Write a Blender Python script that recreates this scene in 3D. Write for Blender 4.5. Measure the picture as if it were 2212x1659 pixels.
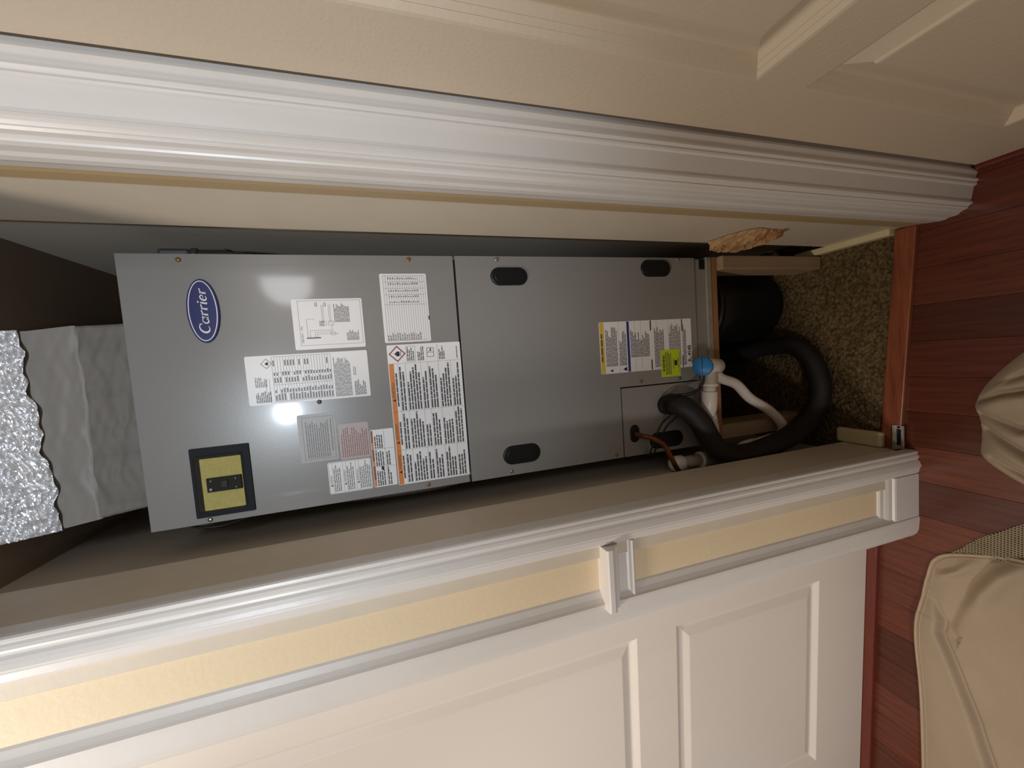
import bpy, bmesh, math, random
import numpy as np
from mathutils import Matrix, Vector

for o in list(bpy.data.objects):
    bpy.data.objects.remove(o, do_unlink=True)
scene = bpy.context.scene
COL = scene.collection
random.seed(7)
RNG = np.random.default_rng(11)

# ------------------------------------------------------------------ camera
# phone held sideways: image-right is down in the room. x right, y into the closet, z up
CAM = Vector((0.0, 0.0, 1.3))
RIGHT = Vector((0.99546813, 0.0413215, -0.08564889))
DOWN = Vector((-0.07022411, -0.28789134, -0.95508489))
FWD = Vector((-0.06412312, 0.95677119, -0.28368489))
cam_data = bpy.data.cameras.new('camera')
cam_data.sensor_fit = 'HORIZONTAL'
cam_data.sensor_width = 36.0
cam_data.lens = 831.0 / 2212.0 * 36.0
cam_data.clip_start = 0.02
cam = bpy.data.objects.new('camera', cam_data)
m3 = Matrix((DOWN, RIGHT, -FWD)).transposed()
cam.matrix_world = Matrix.Translation(CAM) @ m3.to_4x4()
COL.objects.link(cam)
scene.camera = cam

# ------------------------------------------------------------------ world and lights
world = bpy.data.worlds.new('world')
scene.world = world
world.use_nodes = True
bg = world.node_tree.nodes['Background']
bg.inputs[0].default_value = (1.0, 0.86, 0.73, 1)
bg.inputs[1].default_value = 0.115

def add_light(name, kind, loc, energy, color, target=None, **kw):
    d = bpy.data.lights.new(name, kind)
    d.energy = energy
    d.color = color
    for k, v in kw.items():
        setattr(d, k, v)
    o = bpy.data.objects.new(name, d)
    o.location = loc
    if target is not None:
        o.rotation_euler = (Vector(target) - Vector(loc)).to_track_quat('-Z', 'Y').to_euler()
    COL.objects.link(o)
    return o

# hallway ceiling lamp, upper left of the camera (warm)
add_light('hall_ceiling_lamp', 'AREA', (-1.04, 0.10, 2.65), 14.5, (1.0, 0.88, 0.75), target=(-0.94, 0.18, 0.0), shape='DISK', size=0.22)
add_light('door_fill_spot', 'SPOT', (-1.5, -1.45, 2.15), 100.0, (1.0, 0.965, 0.94), target=(-1.08, 0.78, 0.70), spot_size=math.radians(46), spot_blend=1.0, shadow_soft_size=0.12)  # added fill spot, coned to brighten the left door and spare the closet
# two cool lamps behind the photographer
add_light('cool_work_lamp', 'SPOT', (-0.235, -0.93, 1.985), 42.0, (0.80, 0.90, 1.0), target=(0.24, 0.9, 1.98), spot_size=math.radians(77), spot_blend=0.6, shadow_soft_size=0.035)
add_light('cool_side_lamp', 'SPOT', (0.576, -0.908, 1.906), 8.0, (0.95, 0.95, 0.97), target=(-0.3, 0.8, 1.7), spot_size=math.radians(62), spot_blend=0.6, shadow_soft_size=0.14)

vs = scene.view_settings
vs.view_transform = 'Standard'
vs.look = 'None'
vs.exposure = 0.38
vs.gamma = 1.0
vs.use_curve_mapping = False

# ------------------------------------------------------------------ materials
def srgb(r, g, b):
    f = lambda c: c / 12.92 if c <= 0.04045 else ((c + 0.055) / 1.055) ** 2.4
    return (f(r / 255), f(g / 255), f(b / 255), 1.0)

MATS = {}
def mat(name, col, rough=0.5, metal=0.0, noise=0.0, nscale=20.0, bump=0.0, bscale=80.0, stretch=(1, 1, 1), coat=0.0, col2=None, spec=0.5, objcol=False):
    m = bpy.data.materials.new(name)
    m.use_nodes = True
    nt = m.node_tree
    b = nt.nodes['Principled BSDF']
    b.inputs['Base Color'].default_value = col
    b.inputs['Roughness'].default_value = rough
    b.inputs['Metallic'].default_value = metal
    b.inputs['Specular IOR Level'].default_value = spec
    if coat:
        b.inputs['Coat Weight'].default_value = coat
        b.inputs['Coat Roughness'].default_value = 0.08
    tc = nt.nodes.new('ShaderNodeTexCoord')
    mp = nt.nodes.new('ShaderNodeMapping')
    mp.inputs['Scale'].default_value = stretch
    nt.links.new(tc.outputs['Object'], mp.inputs['Vector'])
    if noise > 0 or col2 is not None:
        n = nt.nodes.new('ShaderNodeTexNoise')
        n.inputs['Scale'].default_value = nscale
        n.inputs['Detail'].default_value = 6
        n.inputs['Roughness'].default_value = 0.6
        nt.links.new(mp.outputs[0], n.inputs['Vector'])
        r = nt.nodes.new('ShaderNodeValToRGB')
        r.color_ramp.elements[0].position = 0.32
        r.color_ramp.elements[1].position = 0.68
        c2 = col2 if col2 is not None else tuple(c * (1 - noise) for c in col[:3]) + (1,)
        r.color_ramp.elements[0].color = c2
        r.color_ramp.elements[1].color = col
        nt.links.new(n.outputs['Fac'], r.inputs[0])
        out = r.outputs[0]
        if objcol:
            oi = nt.nodes.new('ShaderNodeObjectInfo')
            mx = nt.nodes.new('ShaderNodeMix')
            mx.data_type = 'RGBA'
            mx.blend_type = 'MULTIPLY'
            mx.inputs[0].default_value = 1.0
            nt.links.new(out, mx.inputs[6])
            nt.links.new(oi.outputs['Color'], mx.inputs[7])
            out = mx.outputs[2]
        nt.links.new(out, b.inputs['Base Color'])
    if bump > 0:
        n2 = nt.nodes.new('ShaderNodeTexNoise')
        n2.inputs['Scale'].default_value = bscale
        n2.inputs['Detail'].default_value = 4
        nt.links.new(mp.outputs[0], n2.inputs['Vector'])
        bp = nt.nodes.new('ShaderNodeBump')
        bp.inputs['Strength'].default_value = bump
        bp.inputs['Distance'].default_value = 0.002
        nt.links.new(n2.outputs['Fac'], bp.inputs['Height'])
        nt.links.new(bp.outputs[0], b.inputs['Normal'])
    MATS[name] = m
    return m

M_TRIM = mat('white_trim_paint', srgb(226, 221, 216), 0.34, noise=0.04, nscale=9, bump=0.12, bscale=60)
M_DOORL = mat('white_door_paint', srgb(226, 217, 207), 0.42, noise=0.03, nscale=8, bump=0.15, bscale=90, stretch=(1, 1, 0.2))
M_DOORR = mat('cream_door_paint', srgb(216, 200, 178), 0.45, noise=0.03, nscale=7, bump=0.2, bscale=140)
M_YEL = mat('yellow_wall_paint', srgb(228, 208, 174), 0.55, noise=0.03, nscale=5, bump=0.2, bscale=120)
M_JAMB = mat('tan_jamb_paint', srgb(216, 203, 184), 0.5, noise=0.08, nscale=7, bump=0.12, bscale=70)
M_BAND = mat('ochre_jamb_edge', srgb(186, 162, 122), 0.5, noise=0.06, nscale=8)  # darker, yellower tone than the jamb, for the narrow strip at its edge
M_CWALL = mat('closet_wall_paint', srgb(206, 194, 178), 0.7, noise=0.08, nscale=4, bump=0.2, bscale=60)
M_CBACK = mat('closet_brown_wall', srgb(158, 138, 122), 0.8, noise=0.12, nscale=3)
M_CEIL = mat('hall_ceiling_paint', srgb(232, 222, 204), 0.8)
M_STEEL = mat('grey_cabinet_paint', srgb(143, 140, 136), 0.29, noise=0.02, nscale=30, bump=0.03, bscale=400, coat=0.5)
M_STEELD = mat('grey_cabinet_inside', srgb(96, 93, 90), 0.5, metal=0.3)
M_GALV = mat('galvanised_steel', srgb(176, 172, 160), 0.4, metal=0.35, noise=0.2, nscale=60)
M_GALVD = mat('dull_conduit_steel', srgb(120, 120, 118), 0.4, metal=0.8, noise=0.2, nscale=40)
M_SCREW = mat('brass_screw', srgb(160, 120, 74), 0.4, metal=0.5, noise=0.25, nscale=200)
M_SCREWS = mat('zinc_screw', srgb(170, 165, 150), 0.3, metal=0.9)
M_BLACK = mat('black_rubber', srgb(18, 18, 19), 0.45, spec=0.35)
M_FOAM = mat('black_pipe_insulation', srgb(30, 26, 24), 0.62, noise=0.2, nscale=30, bump=0.25, bscale=90)
M_FRAME = mat('black_plastic', srgb(20, 21, 27), 0.6, spec=0.25)
M_PVC = mat('white_pvc', srgb(232, 222, 210), 0.38, noise=0.04, nscale=15)
M_PVCW = mat('bright_white_cap', srgb(250, 250, 250), 0.3)
M_PVCP = mat('grimy_pvc', srgb(205, 190, 175), 0.45, noise=0.15, nscale=25)
M_BLUE = mat('blue_switch_cap', srgb(34, 112, 172), 0.4)
M_COPPER = mat('tarnished_copper', srgb(176, 106, 62), 0.35, metal=0.75, noise=0.0, nscale=22, col2=srgb(72, 50, 40))
M_WOOD = mat('raw_stand_wood', srgb(166, 140, 110), 0.7, noise=0.25, nscale=6, stretch=(6, 6, 0.6), bump=0.2)
M_WOODB = mat('brown_stand_board', srgb(158, 112, 72), 0.7, noise=0.25, nscale=6, stretch=(0.6, 6, 6), bump=0.2)
M_CLEAT = mat('splintered_wood', srgb(208, 176, 128), 0.75, noise=0.0, nscale=26, stretch=(1, 0.35, 1), bump=0.6, bscale=60, col2=srgb(150, 100, 60))
M_CREAM = mat('cream_offcut_paint', srgb(214, 200, 158), 0.5, noise=0.08, nscale=12)
M_BUCKET = mat('black_bucket_plastic', srgb(16, 18, 17), 0.45)
M_MASTIC = mat('grey_duct_mastic', srgb(128, 122, 114), 0.62, noise=0.22, nscale=7, stretch=(3, 3, 0.6), bump=1.0, bscale=16)
M_DUCT2 = mat('grey_duct_tape', srgb(146, 140, 133), 0.5, noise=0.08, nscale=10, bump=0.5, bscale=22)
M_WHITE = mat('label_white', srgb(242, 240, 239), 0.35)
M_SILV = mat('silver_label', srgb(180, 177, 174), 0.4, noise=0.1, nscale=60)
M_PINKL = mat('pale_pink_label', srgb(186, 172, 168), 0.4)
M_INK = mat('label_ink', srgb(84, 80, 80), 0.5)
M_INKL = mat('label_ink_light', srgb(128, 124, 124), 0.5)
M_INKR = mat('label_ink_red', srgb(150, 96, 90), 0.5)
M_INKK = mat('label_ink_black', srgb(18, 16, 18), 0.5)
M_ORANGE = mat('label_orange', srgb(222, 132, 56), 0.4)
M_ORANGED = mat('label_orange_dark', srgb(150, 74, 44), 0.4)
M_YELLOW = mat('label_yellow', srgb(226, 190, 78), 0.4)
M_NEON = mat('sticker_neon_yellow', srgb(206, 226, 40), 0.4)
M_BLUEI = mat('label_blue', srgb(46, 60, 140), 0.4)
M_RED = mat('label_red', srgb(150, 58, 58), 0.4)
M_LOGO = mat('badge_blue', srgb(38, 42, 104), 0.3)
M_SPONGE = mat('yellow_insulation_sheet', srgb(216, 200, 128), 0.8, noise=0.15, nscale=120)
M_CLOTH = mat('canvas_drop_cloth', srgb(172, 153, 130), 0.85, noise=0.10, nscale=5, bump=0.35, bscale=420)
M_HEM = mat('canvas_hem', srgb(182, 162, 136), 0.85, noise=0.12, nscale=60, bump=0.4, bscale=400)
M_PAD = mat('waffle_pad', srgb(150, 136, 110), 0.8, noise=0.2, nscale=40)
M_OAK = mat('red_oak_threshold', srgb(150, 82, 52), 0.38, noise=0.0, nscale=9, stretch=(0.7, 7, 7), bump=0.15, bscale=40, col2=srgb(110, 56, 36))
M_REDWD = mat('mahogany_sill', srgb(110, 50, 38), 0.3, noise=0.2, nscale=8, stretch=(1, 6, 6))
M_REDWR = mat('mahogany_sill_side', srgb(110, 50, 42), 0.3, noise=0.2, nscale=8, stretch=(6, 1, 6))
M_PLANK = mat('mahogany_plank', srgb(110, 56, 37), 0.30, noise=0.0, nscale=7, stretch=(14, 0.9, 1), bump=0.06, bscale=60, col2=srgb(82, 39, 25), objcol=True)
M_SUB = mat('subfloor', srgb(40, 18, 12), 0.8)

def clear_plastic():
    m = bpy.data.materials.new('clear_plastic_cover')
    m.use_nodes = True
    nt = m.node_tree
    nt.nodes.remove(nt.nodes['Principled BSDF'])
    t = nt.nodes.new('ShaderNodeBsdfTransparent')
    t.inputs[0].default_value = (0.90, 0.90, 0.84, 1)
    g = nt.nodes.new('ShaderNodeBsdfGlossy')
    g.inputs['Roughness'].default_value = 0.06
    mx = nt.nodes.new('ShaderNodeMixShader')
    mx.inputs[0].default_value = 0.05
    nt.links.new(t.outputs[0], mx.inputs[1])
    nt.links.new(g.outputs[0], mx.inputs[2])
    nt.links.new(mx.outputs[0], nt.nodes['Material Output'].inputs[0])
    return m
M_CLEAR = clear_plastic()

def foil_mat():
    m = bpy.data.materials.new('crinkled_foil')
    m.use_nodes = True
    nt = m.node_tree
    b = nt.nodes['Principled BSDF']
    b.inputs['Base Color'].default_value = (0.93, 0.94, 0.97, 1)
    b.inputs['Metallic'].default_value = 0.6
    b.inputs['Roughness'].default_value = 0.30
    tc = nt.nodes.new('ShaderNodeTexCoord')
    v = nt.nodes.new('ShaderNodeTexVoronoi')
    v.feature = 'DISTANCE_TO_EDGE'
    v.inputs['Scale'].default_value = 42
    n = nt.nodes.new('ShaderNodeTexNoise')
    n.inputs['Scale'].default_value = 18
    mx = nt.nodes.new('ShaderNodeMath')
    mx.operation = 'ADD'
    bp = nt.nodes.new('ShaderNodeBump')
    bp.inputs['Strength'].default_value = 0.7
    bp.inputs['Distance'].default_value = 0.008
    nt.links.new(tc.outputs['Object'], v.inputs['Vector'])
    nt.links.new(tc.outputs['Object'], n.inputs['Vector'])
    nt.links.new(v.outputs['Distance'], mx.inputs[0])
    nt.links.new(n.outputs['Fac'], mx.inputs[1])
    nt.links.new(mx.outputs[0], bp.inputs['Height'])
    nt.links.new(bp.outputs[0], b.inputs['Normal'])
    return m
M_FOIL = foil_mat()

def carpet_mat():
    m = bpy.data.materials.new('berber_carpet')
    m.use_nodes = True
    nt = m.node_tree
    b = nt.nodes['Principled BSDF']
    b.inputs['Roughness'].default_value = 0.95
    b.inputs['Specular IOR Level'].default_value = 0.1
    tc = nt.nodes.new('ShaderNodeTexCoord')
    n = nt.nodes.new('ShaderNodeTexNoise')
    n.inputs['Scale'].default_value = 110
    n.inputs['Detail'].default_value = 3
    r = nt.nodes.new('ShaderNodeValToRGB')
    r.color_ramp.elements[0].position = 0.34
    r.color_ramp.elements[0].color = srgb(66, 52, 34)
    r.color_ramp.elements[1].position = 0.66
    r.color_ramp.elements[1].color = srgb(112, 95, 66)
    nt.links.new(tc.outputs['Object'], n.inputs['Vector'])
    nt.links.new(n.outputs['Fac'], r.inputs[0])
    nt.links.new(r.outputs[0], b.inputs['Base Color'])
    return m
M_CARPET = carpet_mat()

# ------------------------------------------------------------------ mesh helpers
def tag(o, label, cat, group=None, kind=None):
    o['label'] = label
    o['category'] = cat
    if group:
        o['group'] = group
    if kind:
        o['kind'] = kind
    return o

def thing(name, label, cat, loc, group=None, kind=None):
    e = bpy.data.objects.new(name, None)
    e.location = loc
    e.empty_display_size = 0.05
    COL.objects.link(e)
    return tag(e, label, cat, group, kind)

def wloc(o):
    v = Vector((0, 0, 0))
    while o is not None:
        v += Vector(o.location)
        o = o.parent
    return v

def link_mesh(name, me, m, parent=None, smooth=False, recentre=True):
    if recentre and len(me.vertices):
        co = np.empty(len(me.vertices) * 3, dtype=np.float32)
        me.vertices.foreach_get('co', co)
        co = co.reshape(-1, 3)
        c = (co.min(0) + co.max(0)) / 2
        c[2] = co[:, 2].min()
        me.vertices.foreach_set('co', (co - c).ravel())
        loc = Vector([float(t) for t in c])
    else:
        loc = Vector((0, 0, 0))
    if m is not None:
        me.materials.append(m)
    if smooth:
        me.polygons.foreach_set('use_smooth', [True] * len(me.polygons))
    me.update()
    o = bpy.data.objects.new(name, me)
    COL.objects.link(o)
    if parent is not None:
        o.parent = parent
        o.location = loc - wloc(parent)
    else:
        o.location = loc
    return o

def pyd(name, V, F, m, parent=None, smooth=False):
    me = bpy.data.meshes.new(name)
    me.from_pydata([tuple(v) for v in V], [], F)
    return link_mesh(name, me, m, parent, smooth)

def from_bm(name, bm, m, parent=None, smooth=False):
    bmesh.ops.recalc_face_normals(bm, faces=bm.faces)
    me = bpy.data.meshes.new(name)
    bm.to_mesh(me)
    bm.free()
    return link_mesh(name, me, m, parent, smooth)

def bm_box(bm, x0, x1, y0, y1, z0, z1, fn=None):
    V = [bm.verts.new(fn(*p) if fn else p) for p in ((x0, y0, z0), (x1, y0, z0), (x1, y1, z0), (x0, y1, z0), (x0, y0, z1), (x1, y0, z1), (x1, y1, z1), (x0, y1, z1))]
    for f in ((3, 2, 1, 0), (4, 5, 6, 7), (0, 1, 5, 4), (1, 2, 6, 5), (2, 3, 7, 6), (3, 0, 4, 7)):
        bm.faces.new([V[i] for i in f])

def box(name, x0, x1, y0, y1, z0, z1, m, parent=None, bevel=0.0, segs=2, fn=None):
    bm = bmesh.new()
    bm_box(bm, x0, x1, y0, y1, z0, z1, fn)
    if bevel > 0:
        bmesh.ops.bevel(bm, geom=list(bm.edges), offset=bevel, segments=segs, affect='EDGES', profile=0.5)
    return from_bm(name, bm, m, parent)

LEAN = lambda z: 0.004 + 0.008 * z           # the right side of the opening leans out a little

def prism_z(name, plan, z0, z1, m, parent=None, lean=False, smooth=False):
    bm = bmesh.new()
    lo = [bm.verts.new((x + (LEAN(z0) if lean else 0), y, z0)) for x, y in plan]
    hi = [bm.verts.new((x + (LEAN(z1) if lean else 0), y, z1)) for x, y in plan]
    n = len(plan)
    for i in range(n):
        j = (i + 1) % n
        bm.faces.new((lo[i], lo[j], hi[j], hi[i]))
    bm.faces.new(hi)
    bm.faces.new(lo[::-1])
    return from_bm(name, bm, m, parent, smooth)

def prism_x(name, prof, x0, x1, m, parent=None):
    bm = bmesh.new()
    a = [bm.verts.new((x0, y, z)) for y, z in prof]
    b = [bm.verts.new((x1, y, z)) for y, z in prof]
    n = len(prof)
    for i in range(n):
        j = (i + 1) % n
        bm.faces.new((a[i], a[j], b[j], b[i]))
    bm.faces.new(a[::-1])
    bm.faces.new(b)
    return from_bm(name, bm, m, parent)

def spline(pts, n=8):
    P = [Vector(p) for p in pts]
    P = [P[0] * 2 - P[1]] + P + [P[-1] * 2 - P[-2]]
    out = []
    for i in range(1, len(P) - 2):
        p0, p1, p2, p3 = P[i - 1], P[i], P[i + 1], P[i + 2]
        for k in range(n):
            t = k / n
            out.append(0.5 * ((2 * p1) + (p2 - p0) * t + (2 * p0 - 5 * p1 + 4 * p2 - p3) * t * t + (3 * p1 - p0 - 3 * p2 + p3) * t ** 3))
    out.append(P[-2])
    return out

def tube(name, pts, r, m, parent=None, sub=8, n=14, rf=None, smooth=True):
    C = spline(pts, sub) if sub else [Vector(p) for p in pts]
    V, F = [], []
    t0 = (C[1] - C[0]).normalized()
    up = Vector((0, 0, 1)) if abs(t0.z) < 0.9 else Vector((0, 1, 0))
    nrm = t0.cross(up).normalized()
    for i, c in enumerate(C):
        t = (C[min(i + 1, len(C) - 1)] - C[max(i - 1, 0)]).normalized()
        nrm = (nrm - t * nrm.dot(t)).normalized()
        bn = t.cross(nrm)
        rr = rf(i, len(C)) * r if rf else r
        for k in range(n):
            a = 2 * math.pi * k / n
            V.append(c + nrm * (math.cos(a) * rr) + bn * (math.sin(a) * rr))
    for i in range(len(C) - 1):
        for k in range(n):
            a, b = i * n + k, i * n + (k + 1) % n
            F.append((a, b, b + n, a + n))
    F.append(tuple(range(n))[::-1])
    F.append(tuple(range((len(C) - 1) * n, len(C) * n)))
    return pyd(name, V, F, m, parent, smooth)

def stadium(cx, cz, w, h, n=10):
    """outline of a rounded slot in the x-z plane"""
    P = []
    if h >= w:
        r, L = w / 2, h / 2 - w / 2
        for k in range(n + 1):
            a = math.pi * k / n
            P.append((cx + r * math.cos(a), cz + L + r * math.sin(a)))
        for k in range(n + 1):
            a = math.pi + math.pi * k / n
            P.append((cx + r * math.cos(a), cz - L + r * math.sin(a)))
    else:
        r, L = h / 2, w / 2 - h / 2
        for k in range(n + 1):
            a = -math.pi / 2 + math.pi * k / n
            P.append((cx + L + r * math.cos(a), cz + r * math.sin(a)))
        for k in range(n + 1):
            a = math.pi / 2 + math.pi * k / n
            P.append((cx - L + r * math.cos(a), cz + r * math.sin(a)))
    return P

def rrect(x0, x1, z0, z1, r, n=4):
    P = []
    for cx, cz, a0 in ((x1 - r, z1 - r, 0), (x0 + r, z1 - r, 90), (x0 + r, z0 + r, 180), (x1 - r, z0 + r, 270)):
        for k in range(n + 1):
            a = math.radians(a0 + 90 * k / n)
            P.append((cx + r * math.cos(a), cz + r * math.sin(a)))
    return P

def plate(name, outline, y_front, y_back, m, parent=None, round_in=0.0, smooth=False):
    """a flat plate facing the camera (-y), outline in x-z; optional rounded front edge"""
    cx = sum(p[0] for p in outline) / len(outline)
    cz = sum(p[1] for p in outline) / len(outline)
    bm = bmesh.new()
    rings = [(0.0, y_back), (0.0, y_front + round_in * 0.8)]
    if round_in:
        rings += [(round_in * 0.3, y_front + round_in * 0.3), (round_in, y_front)]
    else:
        rings[1] = (0.0, y_front)
    R = []
    for ins, y in rings:
        ring = []
        for x, z in outline:
            d = math.hypot(x - cx, z - cz)
            s = max(0.0, 1 - ins / d) if d > 0 else 1
            ring.append(bm.verts.new((cx + (x - cx) * s, y, cz + (z - cz) * s)))
        R.append(ring)
    n = len(outline)
    for a, b in zip(R[:-1], R[1:]):
        for i in range(n):
            j = (i + 1) % n
            bm.faces.new((a[i], a[j], b[j], b[i]))
    bm.faces.new(R[-1])
    bm.faces.new(R[0][::-1])
    return from_bm(name, bm, m, parent, smooth)

def lathe(name, prof, centre, axis, m, parent=None, n=24, smooth=True):
    """prof: (radius, distance along axis)"""
    ax = Vector(axis).normalized()
    u = ax.orthogonal().normalized()
    v = ax.cross(u)
    c = Vector(centre)
    V, F = [], []
    for r, t in prof:
        for k in range(n):
            a = 2 * math.pi * k / n
            V.append(c + ax * t + (u * math.cos(a) + v * math.sin(a)) * max(r, 1e-5))
    for i in range(len(prof) - 1):
        for k in range(n):
            a, b = i * n + k, i * n + (k + 1) % n
            F.append((a, b, b + n, a + n))
    F.append(tuple(range(n))[::-1])
    F.append(tuple(range((len(prof) - 1) * n, len(prof) * n)))
    return pyd(name, V, F, m, parent, smooth)

def quads(name, rects, y, m, parent):
    """flat print: many small rectangles (x0, x1, z0, z1) facing -y"""
    V, F = [], []
    for x0, x1, z0, z1 in rects:
        i = len(V)
        V += [(x0, y, z0), (x1, y, z0), (x1, y, z1), (x0, y, z1)]
        F.append((i, i + 1, i + 2, i + 3))
    return pyd(name, V, F, m, parent)

def polys(name, outlines, y, m, parent):
    V, F = [], []
    for P in outlines:
        i = len(V)
        V += [(x, y, z) for x, z in P]
        F.append(tuple(range(i, i + len(P))))
    return pyd(name, V, F, m, parent)

def text(name, s, x, z, size, y, m, parent, shear=0.0, bold=0.0, sx=1.0, align='LEFT'):
    cu = bpy.data.curves.new(name, 'FONT')
    cu.body = s
    cu.size = size
    cu.shear = shear
    cu.offset = bold
    cu.align_x = align
    cu.resolution_u = 3
    t = bpy.data.objects.new(name + '_curve', cu)
    COL.objects.link(t)
    bpy.context.view_layer.update()
    me = bpy.data.meshes.new_from_object(t.evaluated_get(bpy.context.evaluated_depsgraph_get()))
    bpy.data.objects.remove(t, do_unlink=True)
    bpy.data.curves.remove(cu)
    for v in me.vertices:
        a, b = v.co.x, v.co.y
        v.co = (x + a * sx, y, z + b)
    me.materials.clear()
    return link_mesh(name, me, m, parent)

# ------------------------------------------------------------------ floor
fl = thing('floor', 'red mahogany strip plank floor of the hallway', 'floor', (-0.6, 0.1, 0), kind='structure')
box('subfloor', -1.75, 0.40, -0.75, 0.86, -0.03, -0.0125, M_SUB, fl)
pw = 0.0925
SH = [0.95, 0.9, 0.98, 1.0, 0.62, 0.92, 0.86, 0.70, 1.12, 0.72, 1.12, 1.06, 0.98, 1.12, 0.66, 0.72, 1.1, 1.05, 0.8, 1.0]
k = 0
x = 0.065 + 4 * pw
while x > -1.70:
    x1, x0 = min(x, 0.385), max(x - pw, -1.72)
    if x0 < 0.37:
        cuts = [-0.72]
        yy = -0.72 + random.uniform(0.15, 0.95)
        while yy < 0.62:
            if yy < 0.38 or (x0 < -0.62 and yy < 0.60):
                cuts.append(yy)
            yy += random.uniform(0.7, 1.1)
        cuts.append(0.80 if x0 < -0.52 else 0.70)
        for a, b in zip(cuts[:-1], cuts[1:]):
            p = box('plank', x0 + 0.0003, x1 - 0.0003, a + 0.0003, b - 0.0003, -0.012, 0.0, M_PLANK, fl, bevel=0.0003, segs=1)
            s = SH[k % len(SH)] * random.uniform(0.95, 1.05)
            p.color = (s, s * random.uniform(0.92, 1.02), s * random.uniform(0.9, 1.1), 1)
        k += 1
    x -= pw

# berber loops: uncountable, one object with real loop relief
def carpet():
    x0, x1, y0, y1 = -0.353, 0.311, 0.690, 1.60
    st = 0.0024
    nx, ny = int((x1 - x0) / st), int((y1 - y0) / st)
    X, Y = np.meshgrid(np.linspace(x0, x1, nx), np.linspace(y0, y1, ny))
    px, py = 0.0125, 0.0078
    H = np.zeros_like(X)
    rng = np.random.default_rng(3)
    NR, NC = int((y1 - y0) / py) + 6, int((x1 - x0) / px) + 6
    JX, JY = rng.uniform(-.25, .25, (NR, NC)) * px, rng.uniform(-.25, .25, (NR, NC)) * py
    JH, JA = rng.uniform(0.65, 1.15, (NR, NC)), rng.uniform(-0.6, 0.6, (NR, NC))
    ri = ((Y - y0) / py).astype(int) + 2
    for dr in (-1, 0, 1):
        r = ri + dr
        off = (r % 2) * 0.5
        ci = ((X - x0) / px - off).astype(int) + 2
        for dc in (-1, 0, 1):
            c = ci + dc
            rr, cc = np.clip(r, 0, NR - 1), np.clip(c, 0, NC - 1)
            cx = x0 + (c - 2 + 0.5 + off) * px + JX[rr, cc]
            cy = y0 + (r - 2 + 0.5) * py + JY[rr, cc]
            dx, dy = X - cx, Y - cy
            a = JA[rr, cc]
            u, v = dx * np.cos(a) + dy * np.sin(a), -dx * np.sin(a) + dy * np.cos(a)
            q = 1 - (u / (px * 0.62)) ** 2 - (v / (py * 0.62)) ** 2
            H = np.maximum(H, np.sqrt(np.maximum(q, 0)) * 0.0065 * JH[rr, cc])
    Z = H + 0.001
    V = np.stack([X, Y, Z], -1).reshape(-1, 3)
    idx = np.arange(nx * ny).reshape(ny, nx)
    F = np.stack([idx[:-1, :-1], idx[:-1, 1:], idx[1:, 1:], idx[1:, :-1]], -1).reshape(-1, 4)
    me = bpy.data.meshes.new('closet_carpet')
    me.vertices.add(len(V))
    me.vertices.foreach_set('co', V.ravel())
    me.loops.add(F.size)
    me.loops.foreach_set('vertex_index', F.ravel())
    me.polygons.add(len(F))
    me.polygons.foreach_set('loop_start', np.arange(0, F.size, 4))
    me.update(calc_edges=True)
    o = link_mesh('closet_carpet', me, M_CARPET, None, smooth=True, recentre=False)
    tag(o, 'brown and tan looped berber carpet on the closet floor', 'carpet', kind='stuff')
carpet()
tag(box('floor_closet', -0.46, 0.42, 0.70, 1.72, -0.03, 0.0005, M_SUB), 'subfloor under the berber carpet in the closet', 'floor', kind='structure')

# ------------------------------------------------------------------ closet shell
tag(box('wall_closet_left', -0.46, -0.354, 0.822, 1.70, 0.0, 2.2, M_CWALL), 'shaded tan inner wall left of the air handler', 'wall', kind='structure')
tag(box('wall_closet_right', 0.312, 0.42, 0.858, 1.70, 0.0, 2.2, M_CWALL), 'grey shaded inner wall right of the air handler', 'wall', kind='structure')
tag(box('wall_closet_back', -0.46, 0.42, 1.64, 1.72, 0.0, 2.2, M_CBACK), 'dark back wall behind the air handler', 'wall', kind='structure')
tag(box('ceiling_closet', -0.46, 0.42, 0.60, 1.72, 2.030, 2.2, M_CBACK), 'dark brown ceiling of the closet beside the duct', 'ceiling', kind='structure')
tag(box('ceiling', -1.75, 0.45, -1.6, 0.70, 2.80, 2.84, M_CEIL), 'pale hallway ceiling above the doors', 'ceiling', kind='structure')
tag(box('wall_header', -0.40, 0.42, 0.575, 0.70, 2.03, 2.80, M_TRIM), 'white header over the closet opening', 'wall', kind='structure')

# jambs
t = tag(box('trim_1', -0.405, -0.320, 0.664, 0.822, 0.0, 2.05, M_JAMB, bevel=0.0015), 'tan painted left jamb board inside the closet opening', 'door jamb', kind='structure')
t = tag(prism_z('trim_2', [(0.268, 0.655), (0.268, 0.858), (0.40, 0.858), (0.40, 0.655)], 0.0, 2.05, M_JAMB, lean=True), 'tan painted right jamb board beside the air handler', 'door jamb', kind='structure')
tag(prism_z('trim_3', [(0.2655, 0.630), (0.2635, 0.655), (0.2655, 0.682), (0.30, 0.682), (0.30, 0.630)], 0.0, 2.05, M_BAND, lean=True), 'narrow ochre stop strip along the right casing edge', 'trim', kind='structure')

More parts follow.
